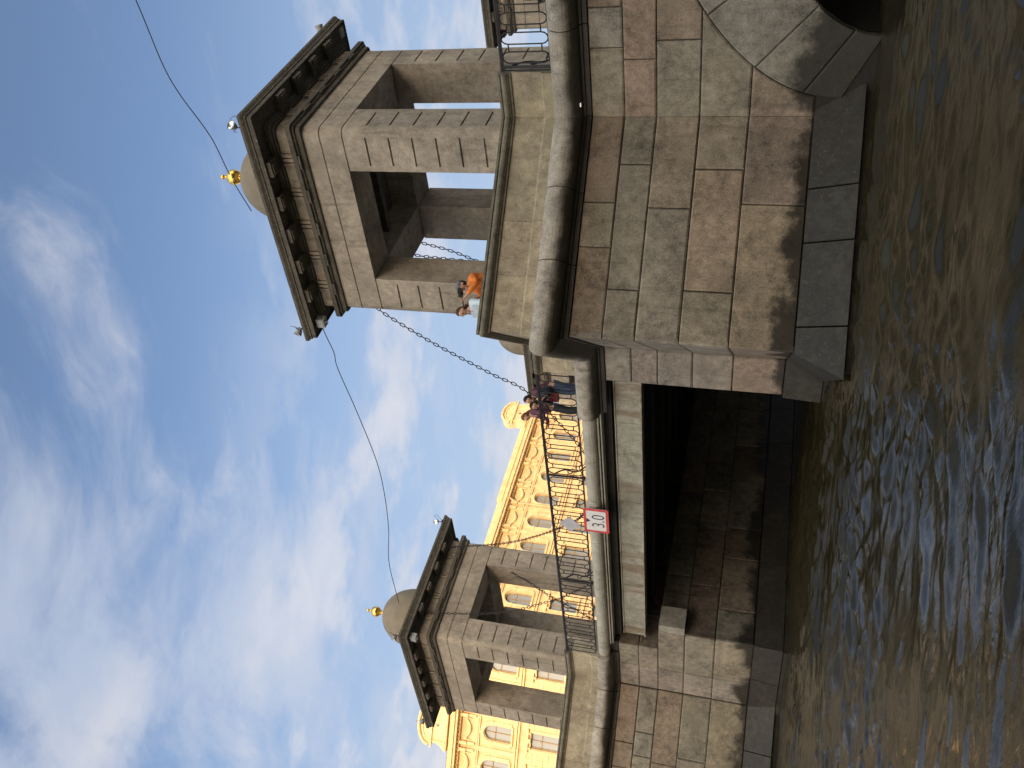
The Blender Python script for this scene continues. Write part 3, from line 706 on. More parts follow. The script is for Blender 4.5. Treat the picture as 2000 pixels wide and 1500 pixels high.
chain('iron chain from the far tower rear corner down to the red and white sign', [(-8.80, 3.85, 11.0), (-8.1, 3.45, 10.2), (-6.6, 2.65, 8.4), (-5.1, 1.95, 7.0), (-3.3, 1.1, 5.75), (-2.2, .55, 5.25)])
chain('iron chain dropping across the front opening of the far tower to the deck', [(-8.85, 1.2, 10.95), (-8.43, 1.2, 9.14), (-7.96, 1.2, 7.93), (-7.31, 1.2, 6.92), (-6.99, 1.2, 6.43), (-6.2, 1.2, 5.6), (-5.6, 1.2, 5.05)])
chain('iron chain low behind the far tower railing, crossing the sunlit gap', [(-9.05, 3.40, 8.6), (-9.02, 3.1, 7.95), (-9.0, 2.75, 7.3), (-8.9, 2.45, 6.75), (-8.75, 2.15, 6.2), (-8.65, 1.83, 5.63), (-8.6, 1.6, 5.1)])

# ------------------------------------------------------------------ cornice floodlights, boxes, cables, sign
def floodlight(loc, rz, label, tilt=0):
    t = thing('floodlight', label, 'floodlight', loc, rz, 'small floodlights on the tower cornices')
    mb = MB(); mb.tube([(0, 0, 0), (0, 0, .10), (.02, 0, .16)], .012, 6); mb.tube([(-.08, 0, .16), (-.08, .02, .23), (.08, .02, .23), (.08, 0, .16)], .008, 5); mb.box(-.06, .06, -.05, .05, 0, .03); mb.build('bracket', 'iron', t)
    mb = MB()
    mb.lathe([(.03, 0), (.055, .02), (.075, .08), (.095, .15)], n=16); o = mb.build('lamp_head', 'grey', t); o.location = (0, 0, .16); o.rotation_euler = (R(75), 0, R(30))
    mb = MB(); mb.lathe([(.088, .13), (.05, .11), (.01, .10)], n=16); q = mb.build('reflector', 'lampglass', o)
    mb = MB(); mb.tube([(.09, .05, .22), (.16, .08, .33), (.22, .08, .22), (.15, .03, .10), (.05, .02, .02)], .006, 5); mb.build('cable_loop', 'wire', t)
    return t
zt_ = 11.26
floodlight((8.52, -.02, zt_), R(20), 'floodlight on the near tower cornice at its front corner, beside the sky')
floodlight((8.66, 4.35, zt_), R(80), 'floodlight with a tall cable loop on the rear right cornice corner of the near tower')
floodlight((3.55, .02, zt_), R(-60), 'floodlight on the near tower cornice corner that points to the middle span')
floodlight((-8.35, 4.55, zt_), R(10), 'floodlight on the far tower cornice corner nearest to the sagging cable')
floodlight((-8.50, .0, zt_), R(-40), 'floodlight on the front corner of the far tower just below its dome')
floodlight((-13.55, .05, zt_), R(-90), 'floodlight on the outer cornice corner of the far tower above the yellow gable')
for (x, y, z), lb in (((8.56, 4.55, 11.13), 'grey junction box hung on the rear right cornice corner of the near tower'), ((3.72, .13, 10.93), 'grey junction box under the near tower cornice where the cable starts'), ((-8.62, .12, 10.93), 'small grey junction box under the front cornice corner of the far tower')):
    mb = MB(); mb.box(-.11, .11, -.09, .09, -.14, .06); mb.box(-.09, .09, -.10, -.091, -.12, .04); mb.box(-.04, .04, -.04, .04, .0601, .075); mb.tube([(.03, -.05, -.14), (.06, -.08, -.2), (.0, -.02, -.22)], .008, 5)
    o = mb.build('junction_box', 'grey'); o.location = (x, y, z); tag(o, lb, 'junction box', 'grey junction boxes on the towers')
def cable(label, pts, r=.012):
    P = [Vector(p) for p in pts]; d = []
    for i in range(len(P)-1):
        p0 = P[i-1] if i > 0 else P[0]*2-P[1]; p3 = P[i+2] if i+2 < len(P) else P[-1]*2-P[-2]
        for k in range(10):
            a = k/10; d.append(.5*((2*P[i])+(-p0+P[i+1])*a+(2*p0-5*P[i]+4*P[i+1]-p3)*a*a+(-p0+3*P[i]-3*P[i+1]+p3)*a**3))
    d.append(P[-1]); mb = MB(); mb.tube(d, r, 5); o = mb.build('cable', 'wire'); tag(o, label, 'cable', 'overhead cables tied to the towers'); return o
cable('thin cable running from the near gilded ball out of the top of the photo', [(13.2, 2.35, 14.75), (10.22, 2.35, 14.45), (8.54, 2.35, 14.30), (7.33, 2.35, 13.83), (6.9, 2.35, 13.70), (6.1, 2.2, 13.45), (5.45, 1.9, 13.0)])
cable('thin wavy cable sagging between the near tower and the far tower dome', [(3.9, 2.35, 12.5), (1.71, 2.35, 12.31), (.9, 2.35, 12.19), (.31, 2.35, 12.21), (-1.3, 2.35, 12.0), (-3.19, 2.35, 11.82), (-4.6, 2.35, 11.86), (-6.3, 2.35, 12.06), (-8.09, 2.35, 12.40), (-10.05, 2.2, 12.38)])
cable('thin grey cable high beyond the near tower leading to the cut-off tower', [(15.5, 14, 13.6), (11, 15, 12.9), (7.3, 16.5, 12.5)])

# height-limit sign, white with red border: 3.0 under a black triangle
sg = thing('clearance_sign', 'white river sign with red border reading 3.0 on the middle span edge', 'sign', (-1.46, -.30, 4.80), 0)
def rr2(hx, hz, r): return [(x, z) for x, z in rrect(hx, hz, r, 4)]
def plate(pts, y0, y1, mat, name, par):
    mb = MB(); mb.grid([[(x, y0, z) for x, z in pts], [(x, y1, z) for x, z in pts]], closed_u=True); mb.poly([(x, y0, z) for x, z in pts]); mb.poly([(x, y1, z) for x, z in reversed(pts)]); return mb.build(name, mat, par)
plate(rr2(.42, .30, .05), 0, .012, 'alu', 'sign_plate', sg)
plate(rr2(.42, .30, .05), -.003, -.0005, 'red', 'border', sg)
plate(rr2(.345, .235, .02), -.006, -.0035, 'white', 'face', sg)
plate([(-.075, .235), (.075, .235), (0, .135)][::-1], -.009, -.0065, 'blackp', 'triangle', sg)
tcu = bpy.data.curves.new('numerals', 'FONT'); tcu.body = '3.0'; tcu.size = .44; tcu.align_x = 'CENTER'; tcu.align_y = 'CENTER'; tcu.extrude = .001; tcu.offset = -.004; tcu.space_character = 1.02
to = bpy.data.objects.new('tmp', tcu); COL.objects.link(to)
dg = bpy.context.evaluated_depsgraph_get(); me = bpy.data.meshes.new_from_object(to.evaluated_get(dg)); bpy.data.objects.remove(to)
me.materials.clear(); me.materials.append(M['blackp']); o = bpy.data.objects.new('numerals', me); COL.objects.link(o); o.parent = sg
o.location = (0, -.0085, -.065); o.rotation_euler = (R(90), 0, 0); o.scale = (.86, 1, 1)
mb = MB(); mb.box(-.03, .03, .012, .28, .18, .22); mb.box(-.03, .03, .012, .28, -.20, -.16); mb.build('bracket', 'iron', sg)
ds = thing('diamond_sign', 'blank grey diamond plate wired to the railing above the red bordered sign', 'sign', (-1.98, -.08, 5.52))
plate([(-.27, 0), (0, -.27), (.27, 0), (0, .27)], 0, .012, 'alu', 'sign_plate', ds)
mb = MB(); mb.box(-.25, .25, .012, .03, .02, .05); mb.box(-.02, .02, .012, .06, -.2, .2); mb.build('mounting_strip', 'iron', ds)

# ------------------------------------------------------------------ yellow building on the far bank
GP = 4.6
WINM = {}
def facade(mb, mt, mg, mw, org, U, Nn, length, pitch, rows, ztop):
    """rows: (z0, z1, arched). wall with real openings, panes set back, moulded surrounds"""
    org = Vector((*org, 0)); U = Vector((*U, 0)); Nn = Vector((*Nn, 0)); P = lambda u, z, d=0: org+U*u+Vector((0, 0, z))+Nn*d
    fr = lambda u, d, z: tuple(P(u, z, d))
    nb = int(length/pitch); off = (length-nb*pitch)/2; ww = .56
    zs = [2.0]+sum([[r[0]-.25, r[1]+.55] for r in rows], [])+[ztop]
    # solid strips between rows
    def quad(u0, u1, z0, z1, d=0): mb.poly([P(u0, z0, d), P(u1, z0, d), P(u1, z1, d), P(u0, z1, d)])
    for k in range(0, len(zs), 2): quad(0, length, zs[k], zs[k+1])
    for (z0, z1, arched) in rows:
        a, b_ = z0-.25, z1+.55
        quad(0, off, a, b_); quad(length-off, length, a, b_)
        for i in range(nb):
            c = off+pitch*(i+.5); l, r_ = c-ww, c+ww; s0, s1 = c-pitch/2, c+pitch/2
            quad(s0, l, a, b_); quad(r_, s1, a, b_); quad(l, r_, a, z0)
            zc = z1-ww if arched else z1
            top = [(l, zc)]+([(c-ww*math.cos(R(q)), zc+ww*math.sin(R(q))) for q in range(15, 180, 15)] if arched else [])+[(r_, zc)]
            for (ua, za), (ub, zb) in zip(top[:-1], top[1:]): mb.poly([P(ua, za), P(ub, zb), P(ub, b_), P(ua, b_)])
            outline = [(l, z0)]+top+[(r_, z0)]
            ol = outline+[outline[0]]
            mb.grid([[P(u, z) for u, z in ol], [P(u, z, -.32) for u, z in ol]])
            key = (z0, z1, arched)
            if key not in WINM:
                a_, b2_ = MB(), MB(); a_.poly([(u-c, .26, z-z0) for u, z in reversed(outline)])
                for u0, u1, z0_, z1_ in ((-.035, .035, 0, z1-z0-.02), (-ww, ww, (z1-z0)*.62-.035, (z1-z0)*.62+.035), (-ww, -ww+.07, 0, zc-z0), (ww-.07, ww, 0, zc-z0), (-ww, ww, 0, .07)): b2_.box(u0, u1, .20, .255, z0_, z1_)
                wo = b2_.build('window', 'frame', mg); po = a_.build('pane', 'glass', wo); WINM[key] = wo
            else:
                wo = WINM[key].copy(); COL.objects.link(wo); wo.parent = mg
                po = WINM[key].children[0].copy(); COL.objects.link(po); po.parent = wo
            wo.location = P(c, z0); wo.rotation_euler = (0, 0, math.atan2(U.y, U.x))
            # surround
            if arched:
                o1 = [(c-(ww+.06)*math.cos(R(q)), zc+(ww+.06)*math.sin(R(q))) for q in range(0, 181, 15)]; o2 = [(c-(ww+.34)*math.cos(R(q)), zc+(ww+.34)*math.sin(R(q))) for q in range(0, 181, 15)]
                mt.grid([[P(u, z, 0) for u, z in o1], [P(u, z, .12) for u, z in o1], [P(u, z, .12) for u, z in o2], [P(u, z, 0) for u, z in o2]])
                mt.box(c-.10, c+.10, .0, .2, zc+ww+.05, zc+ww+.42, fr=fr)
                for s in (-1, 1): mt.box(c+s*(ww+.2)-.14, c+s*(ww+.2)+.14, 0, .10, z0, zc-.1, fr=fr); mt.box(c+s*(ww+.2)-.17, c+s*(ww+.2)+.17, 0, .14, zc-.1, zc, fr=fr)
            else:
                for s in (-1, 1): mt.box(c+s*(ww+.16)-.1, c+s*(ww+.16)+.1, 0, .08, z0-.1, z1+.05, fr=fr)
                mt.box(l-.3, r_+.3, 0, .22, z1+.18, z1+.30, fr=fr); mt.box(c-.16, c+.16, 0, .2, z1+.0, z1+.175, fr=fr)
                for q in (-.5, .5): mt.box(c+q*1.1-.08, c+q*1.1+.08, 0, .16, z1+.0, z1+.178, fr=fr)
            mt.box(l-.15, r_+.15, 0, .16, z0-.12, z0, fr=fr)
            # pilaster between bays
            mt.box(s0-.16, s0+.16, 0, .10, rows[-1][0]-.5, ztop-2.4, fr=fr) if (z0, z1, arched) == rows[-1] else None
            # rustication lines
            if not arched:
                for q in range(7):
                    zq = a+.1+q*(b_-a)/7
                    for (q0, q1) in ((s0+.02, l-.28), (r_+.28, s1-.02)): mt.box(q0, q1, 0, .035, zq, zq+(b_-a)/7-.07, fr=fr)
    # string courses, frieze with brackets and garlands, cornice, blocking course
    for z, h, d in ((rows[-1][0]-.62, .14, .16), (rows[-1][0]-.44, .10, .24), (rows[-2][0]-.55, .16, .15)): mt.box(0, length, 0, d, z, z+h, fr=fr)
    zf = ztop-2.45
    mt.box(0, length, 0, .14, zf, zf+.12, fr=fr); mt.box(0, length, 0, .2, zf+.121, zf+.2, fr=fr)
    for i in range(nb+1):
        u = off+pitch*i
        for q in (-.26, .26):
            if 0 < u+q < length: mt.box(u+q-.11, u+q+.11, 0, .34, zf+.95, zf+1.5, fr=fr); mt.box(u+q-.09, u+q+.09, 0, .20, zf+.35, zf+.949, fr=fr)
        if i < nb:
            pts = [P(u+.5+(pitch-1.)*k/10, zf+1.15-.38*math.sin(math.pi*k/10), .1) for k in range(11)]
            mt.tube(pts, [.07+.07*math.sin(math.pi*k/10) for k in range(11)], 6)
            for q in (.5, pitch-.5): mt.tube([P(u+q, zf+1.2, .1), P(u+q, zf+.6, .1)], [.08, .03], 6)
    mt.box(0, length, 0, .3, ztop-.95, ztop-.80, fr=fr); mt.box(0, length, 0, .75, ztop-.799, ztop-.62, fr=fr); mt.box(0, length, 0, .9, ztop-.619, ztop-.52, fr=fr)
    for k in range(int(length/.3)): mt.box(k*.3+.05, k*.3+.17, .3, .42, ztop-.9, ztop-.801, fr=fr)
def gable(par, org, U, Nn, u0, w, zb, h, name='gable'):
    org = Vector((*org, 0)); U = Vector((*U, 0)); Nn = Vector((*Nn, 0)); P = lambda u, z, d=0: org+U*u+Vector((0, 0, z))+Nn*d
    fr = lambda u, d, z: tuple(P(u, z, d))
    mb = MB(); c = u0+w/2
    o = [(u0-.35, zb), (u0+w+.35, zb), (u0+w+.3, zb+.2), (u0+w+.0, zb+.45), (u0+w-.2, zb+.9), (u0+w, zb+h*.62)]+[(c+w/2*math.cos(R(q)), zb+h*.62+h*.38*math.sin(R(q))) for q in range(15, 180, 15)]+[(u0, zb+h*.62), (u0+.2, zb+.9), (u0-.0, zb+.45), (u0-.3, zb+.2)]
    mb.grid([[P(u, z, .25) for u, z in o], [P(u, z, -.5) for u, z in o]], closed_u=True); mb.poly([P(u, z, .25) for u, z in o]); mb.poly([P(u, z, -.5) for u, z in reversed(o)])
    arc = [P(c+(w/2-.02)*math.cos(R(q)), zb+h*.62+(h*.38-.02)*math.sin(R(q)), .3) for q in range(0, 181, 12)]
    mb.tube(arc, .13, 6); arc = [P(c+(w/2-.35)*math.cos(R(q)), zb+h*.62+(h*.38-.33)*math.sin(R(q)), .27) for q in range(0, 181, 12)]; mb.tube(arc, .05, 5)
    mb.box(u0-.15, u0+w+.15, .25, .42, zb+h*.5, zb+h*.5+.14, fr=fr); mb.box(u0+.25, u0+.4, .25, .33, zb+.1, zb+h*.5, fr=fr); mb.box(u0+w-.4, u0+w-.25, .25, .33, zb+.1, zb+h*.5, fr=fr)
    gb = mb.build(name, 'ochre2', par)
    mb = MB(); mb.lathe([(.01, 0), (.12, 0), (.16, -.03), (.16, -.08)], n=14); q = mb.build('round_window', 'roofm', gb)
    q.matrix_world = Matrix.Translation(P(c, zb+h*.33, .27)) @ (Nn.to_track_quat('Z', 'Y').to_matrix().to_4x4())
Y0, Y1 = 23.4, 49.6
yb = thing('yellow_building', 'tall sunlit ochre building with arched windows and garland frieze on the far bank', 'building')
rows = [(6.2, 8.6, False), (9.7, 11.9, False), (13.1, 15.2, False), (16.7, 18.8, True)]
wallm, trim = MB(), MB()
facade(wallm, trim, yb, None, (-45., Y0), (0., 1.), (1., 0.), Y1-Y0, 2.62, rows, 21.6)
d2 = Vector((-.73, -.68)).normalized()*-1     # from the outer end back to the corner
L2 = 22.; o2_ = (-45-L2*d2.x, Y0-L2*d2.y)
n2_ = (d2.y, -d2.x)
facade(wallm, trim, yb, None, o2_, tuple(d2), n2_, L2, 2.62, rows, 21.6)
# back and roof
wallm.poly([(-45, Y0, 21.6), (-45, Y1, 21.6), (-60, Y1, 21.6), (-68, 30, 21.6), (o2_[0]-3, o2_[1]+3, 21.6), (*o2_, 21.6)]); wallm.poly([(-45, Y1, 2), (-60, Y1, 2), (-60, Y1, 21.6), (-45, Y1, 21.6)])
wallm.poly([(*o2_, 2), (*o2_, 21.6), (o2_[0]-3, o2_[1]+3, 21.6), (o2_[0]-3, o2_[1]+3, 2)])
wallm.build('wall', 'ochre', yb); trim.build('mouldings', 'ochre2', yb)
mb = MB()
for (u0, u1) in ((37., Y1),): mb.box(-45.6, -44.9, u0, u1, 21.6, 22.05)
mb.box(-45.9, -45.15, Y0, 36.99, 21.6, 21.95)
mb.build('roof_parapet', 'ochre2', yb)
mb = MB()
mb.poly([(-45.3, Y0, 21.7), (-45.3, Y1, 21.7), (-52, Y1, 24.), (-54, 30, 24.)]); 
dd = Vector((*d2, 0)); p1 = Vector((*o2_, 21.7))-Vector((*n2_, 0))*.3
mb.poly([p1, Vector((-45.3, Y0, 21.7)), Vector((-54, 30, 24.)), Vector((o2_[0]-3, o2_[1]+6, 23.4))])
mb.build('roof', 'roofm', yb)
gable(yb, (-45., 0.), (0., 1.), (1., 0.), 46.4, 2.8, 21.7, 2.5)
gable(yb, (-45., Y0), (-d2.x, -d2.y), n2_, 5.6, 3.2, 21.7, 2.3)
# drain pipe
mb = MB(); mb.tube([(-44.2, 36.9, 21.0), (-44.5, 36.9, 20.6), (-44.85, 36.9, 20.2), (-44.85, 36.9, 5)], .09, 8); mb.build('drain_pipe', 'ochre2', yb)

# ------------------------------------------------------------------ banks, quays, water and the buildings on the camera side
mb = MB(); mb.box(-400, -29.52, -400, 400, -3, GP-.02); g_ = mb.build('ground', 'asphalt'); tag(g_, kind='structure')
mb = MB(); mb.box(25.02, 400, -400, 400, -3, GP-.02); g_ = mb.build('ground', 'asphalt'); tag(g_, kind='structure')
mb = MB()
for y0, y1 in ((-120, -.02), (WID+.02, 120)):
    cur = y0
    for i in range(6):
        z1, zb = 4.56-.75*i, 4.56-.75*(i+1); y = y0
        while y < y1-.01:
            yn = min(y1, y+random.uniform(1.2, 2.4)); wall_block(mb, [(y, zb), (yn, zb), (yn, z1), (y, z1)], (-29.5, 0, 0), (0, 1, 0), (1, 0, 0), jit(TINTS[random.choice(['rose', 'grey', 'beige'])])); y = yn
q_ = mb.build('quay_wall', 'block'); tag(q_, 'granite block quay wall along the far bank of the river', 'quay wall')
mb = MB()
for y0, y1 in ((-120, -.02), (WID+.02, 120)):
    for i in range(6):
        z1, zb = 4.56-.75*i, 4.56-.75*(i+1); y = y0
        while y < y1-.01:
            yn = min(y1, y+random.uniform(1.2, 2.4)); wall_block(mb, [(-yn, zb), (-y, zb), (-y, z1), (-yn, z1)], (25., 0, 0), (0, -1, 0), (-1, 0, 0), jit(TINTS[random.choice(['rose', 'grey', 'beige'])])); y = yn
q_ = mb.build('quay_wall', 'block'); tag(q_, 'granite block quay wall behind and right of the viewer', 'quay wall')
mb = MB(); mb.box(-29.6, 25.1, -400, 400, -3.2, -3); g_ = mb.build('river_bed', 'mortar'); tag(g_, kind='structure')
import numpy as np
def river():
    xs = np.concatenate([np.linspace(-29.45, -9, 30), np.arange(-8.6, 16.5, .036), np.linspace(17, 24.95, 14)])
    ys = np.concatenate([np.linspace(-400, -40, 20), np.linspace(-38, -16, 24), np.arange(-15.6, 6.0, .036), np.linspace(6.5, 24, 24), np.linspace(28, 400, 20)])
    X, Y = np.meshgrid(xs, ys); Z = np.zeros_like(X); rg = np.random.RandomState(11)
    WX = X+.35*np.sin(Y*.9+1.3)+.2*np.sin(X*1.7+Y*.6); WY = Y+.35*np.sin(X*.8+.4)+.2*np.sin(Y*1.5-X*.7)
    for k in range(130):
        lam = .15*(1.15/.15)**rg.rand(); a = math.radians(133)+rg.randn()*.50; ph = rg.rand()*6.28
        amp = .0047*lam
        q = np.sin((WX*math.cos(a)+WY*math.sin(a))*2*math.pi/lam+ph); Z += amp*q
    env = .85+.45*np.sin(X*.41+1+.5*np.sin(Y*.7))*np.sin(Y*.57+2+.6*np.sin(X*.6)); Z = Z+.35*np.abs(Z)
    fade = np.clip((X+9)/3, 0, 1)*np.clip((17-X)/1.5, 0, 1)*np.clip((Y+16.5)/1.5, 0, 1)*np.clip((6.5-Y)/2, 0, 1)
    Z = .12+Z*env*fade
    ny, nx = X.shape; me = bpy.data.meshes.new('river_water')
    me.vertices.add(nx*ny); me.vertices.foreach_set('co', np.stack([X, Y, Z], -1).ravel())
    idx = np.arange(nx*ny).reshape(ny, nx); q = np.stack([idx[:-1, :-1], idx[:-1, 1:], idx[1:, 1:], idx[1:, :-1]], -1).reshape(-1, 4)
    me.loops.add(q.size); me.loops.foreach_set('vertex_index', q.ravel()); me.polygons.add(len(q))
    me.polygons.foreach_set('loop_start', np.arange(len(q))*4); me.polygons.foreach_set('loop_total', np.full(len(q), 4)); me.polygons.foreach_set('use_smooth', np.ones(len(q), bool))
    me.update(); me.validate(); me.materials.append(M['water']); o = bpy.data.objects.new('river_water', me); COL.objects.link(o); tag(o, kind='structure')
river()
# shaded row of houses on the viewer's side of the river: they keep the low sun off the bridge
def row_house(x0, y0, y1, H, label, n):
    t = thing('apartment_building', label, 'building', (0, 0, 0), 0, 'apartment buildings on the near bank')
    wm, tm, gm, fm = MB(), MB(), MB(), MB()
    wm.box(x0, x0+14, y0, y1, 2, H)
    fl = int((H-5)/3.6)
    for k in range(fl):
        z = 6+k*3.6
        for j in range(n):
            y = y0+(j+.5)*(y1-y0)/n
            if k == 0 and j == 0:
                gm.box(-.02, .1, -.6, .6, 0, 2); fm.box(-.05, -.021, -.04, .04, 0, 2); w0 = fm.build('window', 'frame', t); g0 = gm.build('pane', 'glass', w0); w0.location = (x0, y, z)
            else:
                w_ = w0.copy(); COL.objects.link(w_); g_ = g0.copy(); COL.objects.link(g_); g_.parent = w_; w_.location = (x0, y, z)
            tm.box(x0-.12, x0+.05, y-.8, y+.8, z-.2, z-.02); tm.box(x0-.15, x0+.05, y-.8, y+.8, z+2.02, z+2.2)
    tm.box(x0-.7, x0+.2, y0, y1, H-.6, H+.01)
    wm.build('wall', 'far', t); tm.build('mouldings', 'far', t)
    mb = MB(); mb.poly([(x0, y0, H+.02), (x0+14, y0, H+.02), (x0+7, y0, H+2.)]); mb.poly([(x0, y1, H+.02), (x0+7, y1, H+2.), (x0+14, y1, H+.02)]); mb.poly([(x0, y0, H+.02), (x0+7, y0, H+2.), (x0+7, y1, H+2.), (x0, y1, H+.02)]); mb.poly([(x0+14, y0, H+.02), (x0+14, y1, H+.02), (x0+7, y1, H+2.), (x0+7, y0, H+2.)]); mb.build('roof', 'roofm', t)
row_house(34, -30, 2, 25, 'grey apartment house behind the viewer nearest to the bridge end', 11)
row_house(34, -64, -30.2, 26, 'grey apartment house behind the viewer, second from the bridge', 12)
row_house(34, -100, -64.2, 25, 'grey apartment house behind the viewer, third from the bridge', 12)
row_house(-60, 49.8, 100, 19.6, 'low grey apartment house far beyond the yellow building', 10)
row_house(36, 18, 60, 20, 'lower grey apartment house across the road end of the bridge', 14)

# ------------------------------------------------------------------ people
def skin_mesh(verts, radii, edges, root=0, sub=1):
    me = bpy.data.meshes.new('t'); me.from_pydata(verts, edges, []); o = bpy.data.objects.new('t', me); COL.objects.link(o)
    md = o.modifiers.new('s', 'SKIN'); md.use_smooth_shade = True
    for i, r in enumerate(radii):
        sv = me.skin_vertices[0].data[i]; rr = r if isinstance(r, tuple) else (r, r); sv.radius = rr; sv.use_root = (i == root)
    sb = o.modifiers.new('u', 'SUBSURF'); sb.levels = sub; sb.render_levels = sub
    dg = bpy.context.evaluated_depsgraph_get(); dg.update(); m2 = bpy.data.meshes.new_from_object(o.evaluated_get(dg))
    vs = [tuple(v.co) for v in m2.vertices]; fs = [tuple(p.vertices) for p in m2.polygons]
    bpy.data.objects.remove(o); return vs, fs
def add_raw(mb, vf):
    v, f_ = vf; i = len(mb.v); mb.v += v
    for q in f_: mb.f.append(tuple(i+k for k in q)); mb.c.append((.2, .2, .2)); mb.smooth.append(True)
def ell(c, rx, ry, rz, fwd, up_, n=14, m_=10, fn=None):
    c = Vector(c); fwd = Vector(fwd).normalized(); up_ = Vector(up_); sd = fwd.cross(up_).normalized(); up_ = sd.cross(fwd)
    vs = []; fs = []
    for i in range(m_+1):
        th = math.pi*i/m_
        for k in range(n):
            ph = 2*math.pi*k/n; x, y, z = math.sin(th)*math.cos(ph), math.sin(th)*math.sin(ph), math.cos(th)
            s_ = fn(x, y, z) if fn else 1
            vs.append(tuple(c+sd*(x*rx*s_)+fwd*(y*ry*s_)+up_*(z*rz*s_)))
    for i in range(m_):
        for k in range(n): fs.append((i*n+k, (i+1)*n+k, (i+1)*n+(k+1) % n, i*n+(k+1) % n))
    return vs, fs
def person(label, loc, rz, H=1.7, lean=15, headyaw=0, headpitch=-20, top='orange_fleece', legs='blue_jeans', hair='brown_hair', hairlen=0, cap=None, hands=None, extra=None):
    t = thing('person', label, 'person', loc, rz); k = H/1.7
    ln = R(lean); hip = Vector((0, -.05, .92))*k
    def T(y, z, x=0): return hip+Vector((x*k, (y*math.cos(ln)+z*math.sin(ln))*k, (z*math.cos(ln)-y*math.sin(ln))*k))
    chest, shl, neck, hd = T(0, .30), T(0, .47), T(.01, .55), T(.03, .68)
    V = [hip, T(0, .15), chest, shl, neck, T(.02, .62)]; Rr = [(.15*k, .11*k), (.13*k, .10*k), (.16*k, .11*k), (.13*k, .09*k), .052*k, .05*k]
    E_ = [(0, 1), (1, 2), (2, 3), (3, 4), (4, 5)]; jac = None
    LH = hands or [(-.22, .42, 1.02), (.22, .42, 1.02)]
    arms = []
    for s, hp in zip((-1, 1), LH):
        sh = T(0, .46, s*.17); hp = Vector(hp)*k
        mid_ = (sh+hp)/2; d = (hp-sh); l = d.length; want = .56*k
        bend = math.sqrt(max(0, (want/2)**2-(l/2)**2)) if l < want else 0
        el = mid_+Vector((s*.5, -.3, -.8)).normalized()*bend
        arms.append((sh, el, hp))
        i = len(V); V += [sh, el, hp]; Rr += [.058*k, .043*k, .028*k]; E_ += [(3, i), (i, i+1), (i+1, i+2)]
        # palm and fingers
        dv = (hp-el).normalized(); sd = dv.cross(Vector((0, 0, 1)));
        if sd.length < .1: sd = Vector((1, 0, 0))
        sd.normalize(); dn = Vector((0, 0, -1)); palm = hp+dv*.055*k
        j = len(V); V += [palm]; Rr += [(.036*k, .018*k)]; E_ += [(i+2, j)]
        for q, ff in enumerate((-.027, -.009, .009, .027)):
            ln_ = (.062, .074, .070, .055)[q]*k; a = palm+dv*.035*k+sd*ff*k; b_ = a+dv*ln_*.5+dn*.008*k; c_ = b_+dv*ln_*.4+dn*.022*k
            m0 = len(V); V += [a, b_, c_]; Rr += [.0095*k, .0085*k, .007*k]; E_ += [(j, m0), (m0, m0+1), (m0+1, m0+2)]
        m0 = len(V); a = palm-sd*s*.03*k-dv*.02*k; V += [a, a-sd*s*.02*k+dv*.04*k]; Rr += [.011*k, .009*k]; E_ += [(j, m0), (m0, m0+1)]
    for s in (-1, 1):
        i = len(V); V += [hip+Vector((s*.09, 0, -.05))*k, Vector((s*.11, .02, .50))*k, Vector((s*.11, -.04, .09))*k, Vector((s*.12, .12, .03))*k]; Rr += [.085*k, .058*k, .04*k, (.04*k, .028*k)]; E_ += [(0, i), (i, i+1), (i+1, i+2), (i+2, i+3)]
    body = MB(); add_raw(body, skin_mesh([tuple(v) for v in V], Rr, E_))
    # head
    hy, hp_ = R(headyaw), R(headpitch); f0 = Vector((-math.sin(hy)*math.cos(hp_), math.cos(hy)*math.cos(hp_), math.sin(hp_))); up_ = Vector((0, 0, 1))
    sdv = f0.cross(up_).normalized(); upn = sdv.cross(f0)
    def hf(x, y, z):
        s_ = 1.0
        if y > 0 and z < 0: s_ -= .10*abs(x)
        if z < -.3: s_ -= .12*(-z-.3)
        return s_
    add_raw(body, ell(hd, .075*k, .095*k, .115*k, f0, up_, 16, 12, hf))
    add_raw(body, ell(hd+f0*.098*k-upn*.012*k, .014*k, .020*k, .028*k, f0, up_, 8, 6))           # nose
    for s in (-1, 1): add_raw(body, ell(hd+sdv*s*.076*k-f0*.005*k-upn*.008*k, .010*k, .020*k, .032*k, f0, up_, 8, 6))   # ears
    add_raw(body, ell(hd+f0*.07*k-upn*.09*k, .03*k, .028*k, .025*k, f0, up_, 8, 6))             # chin
    bo = body.build('body', 'skin', t); rm = bo.modifiers.new('remesh', 'REMESH'); rm.mode = 'VOXEL'; rm.voxel_size = .0075; rm.use_smooth_shade = True
    for s in (-1, 1):
        e_ = MB(); add_raw(e_, ell(hd+f0*.084*k+sdv*s*.030*k+upn*.012*k, .013*k, .010*k, .008*k, f0, up_, 8, 6)); e_.build('eye', 'eye_dark', t)
        e_ = MB(); add_raw(e_, ell(hd+f0*.088*k+sdv*s*.031*k+upn*.032*k, .020*k, .008*k, .004*k, f0, up_, 8, 6)); e_.build('eyebrow', hair, t)
    e_ = MB(); add_raw(e_, ell(hd+f0*.086*k-upn*.052*k, .024*k, .010*k, .007*k, f0, up_, 8, 6)); e_.build('mouth', 'lips', t)
    # hair
    h_ = MB()
    def hfn(x, y, z): return 1.0 if not (y > .35 and z < .55) else .80
    add_raw(h_, ell(hd+upn*.012*k-f0*.014*k, .086*k, .103*k, .122*k, f0, up_, 16, 12, hfn))
    if hairlen: add_raw(h_, ell(hd-f0*.065*k-upn*(.06+hairlen/2)*k, .07*k, .045*k, (.08+hairlen/2)*k, f0, up_, 12, 8))
    h_.build('hair', hair, t)
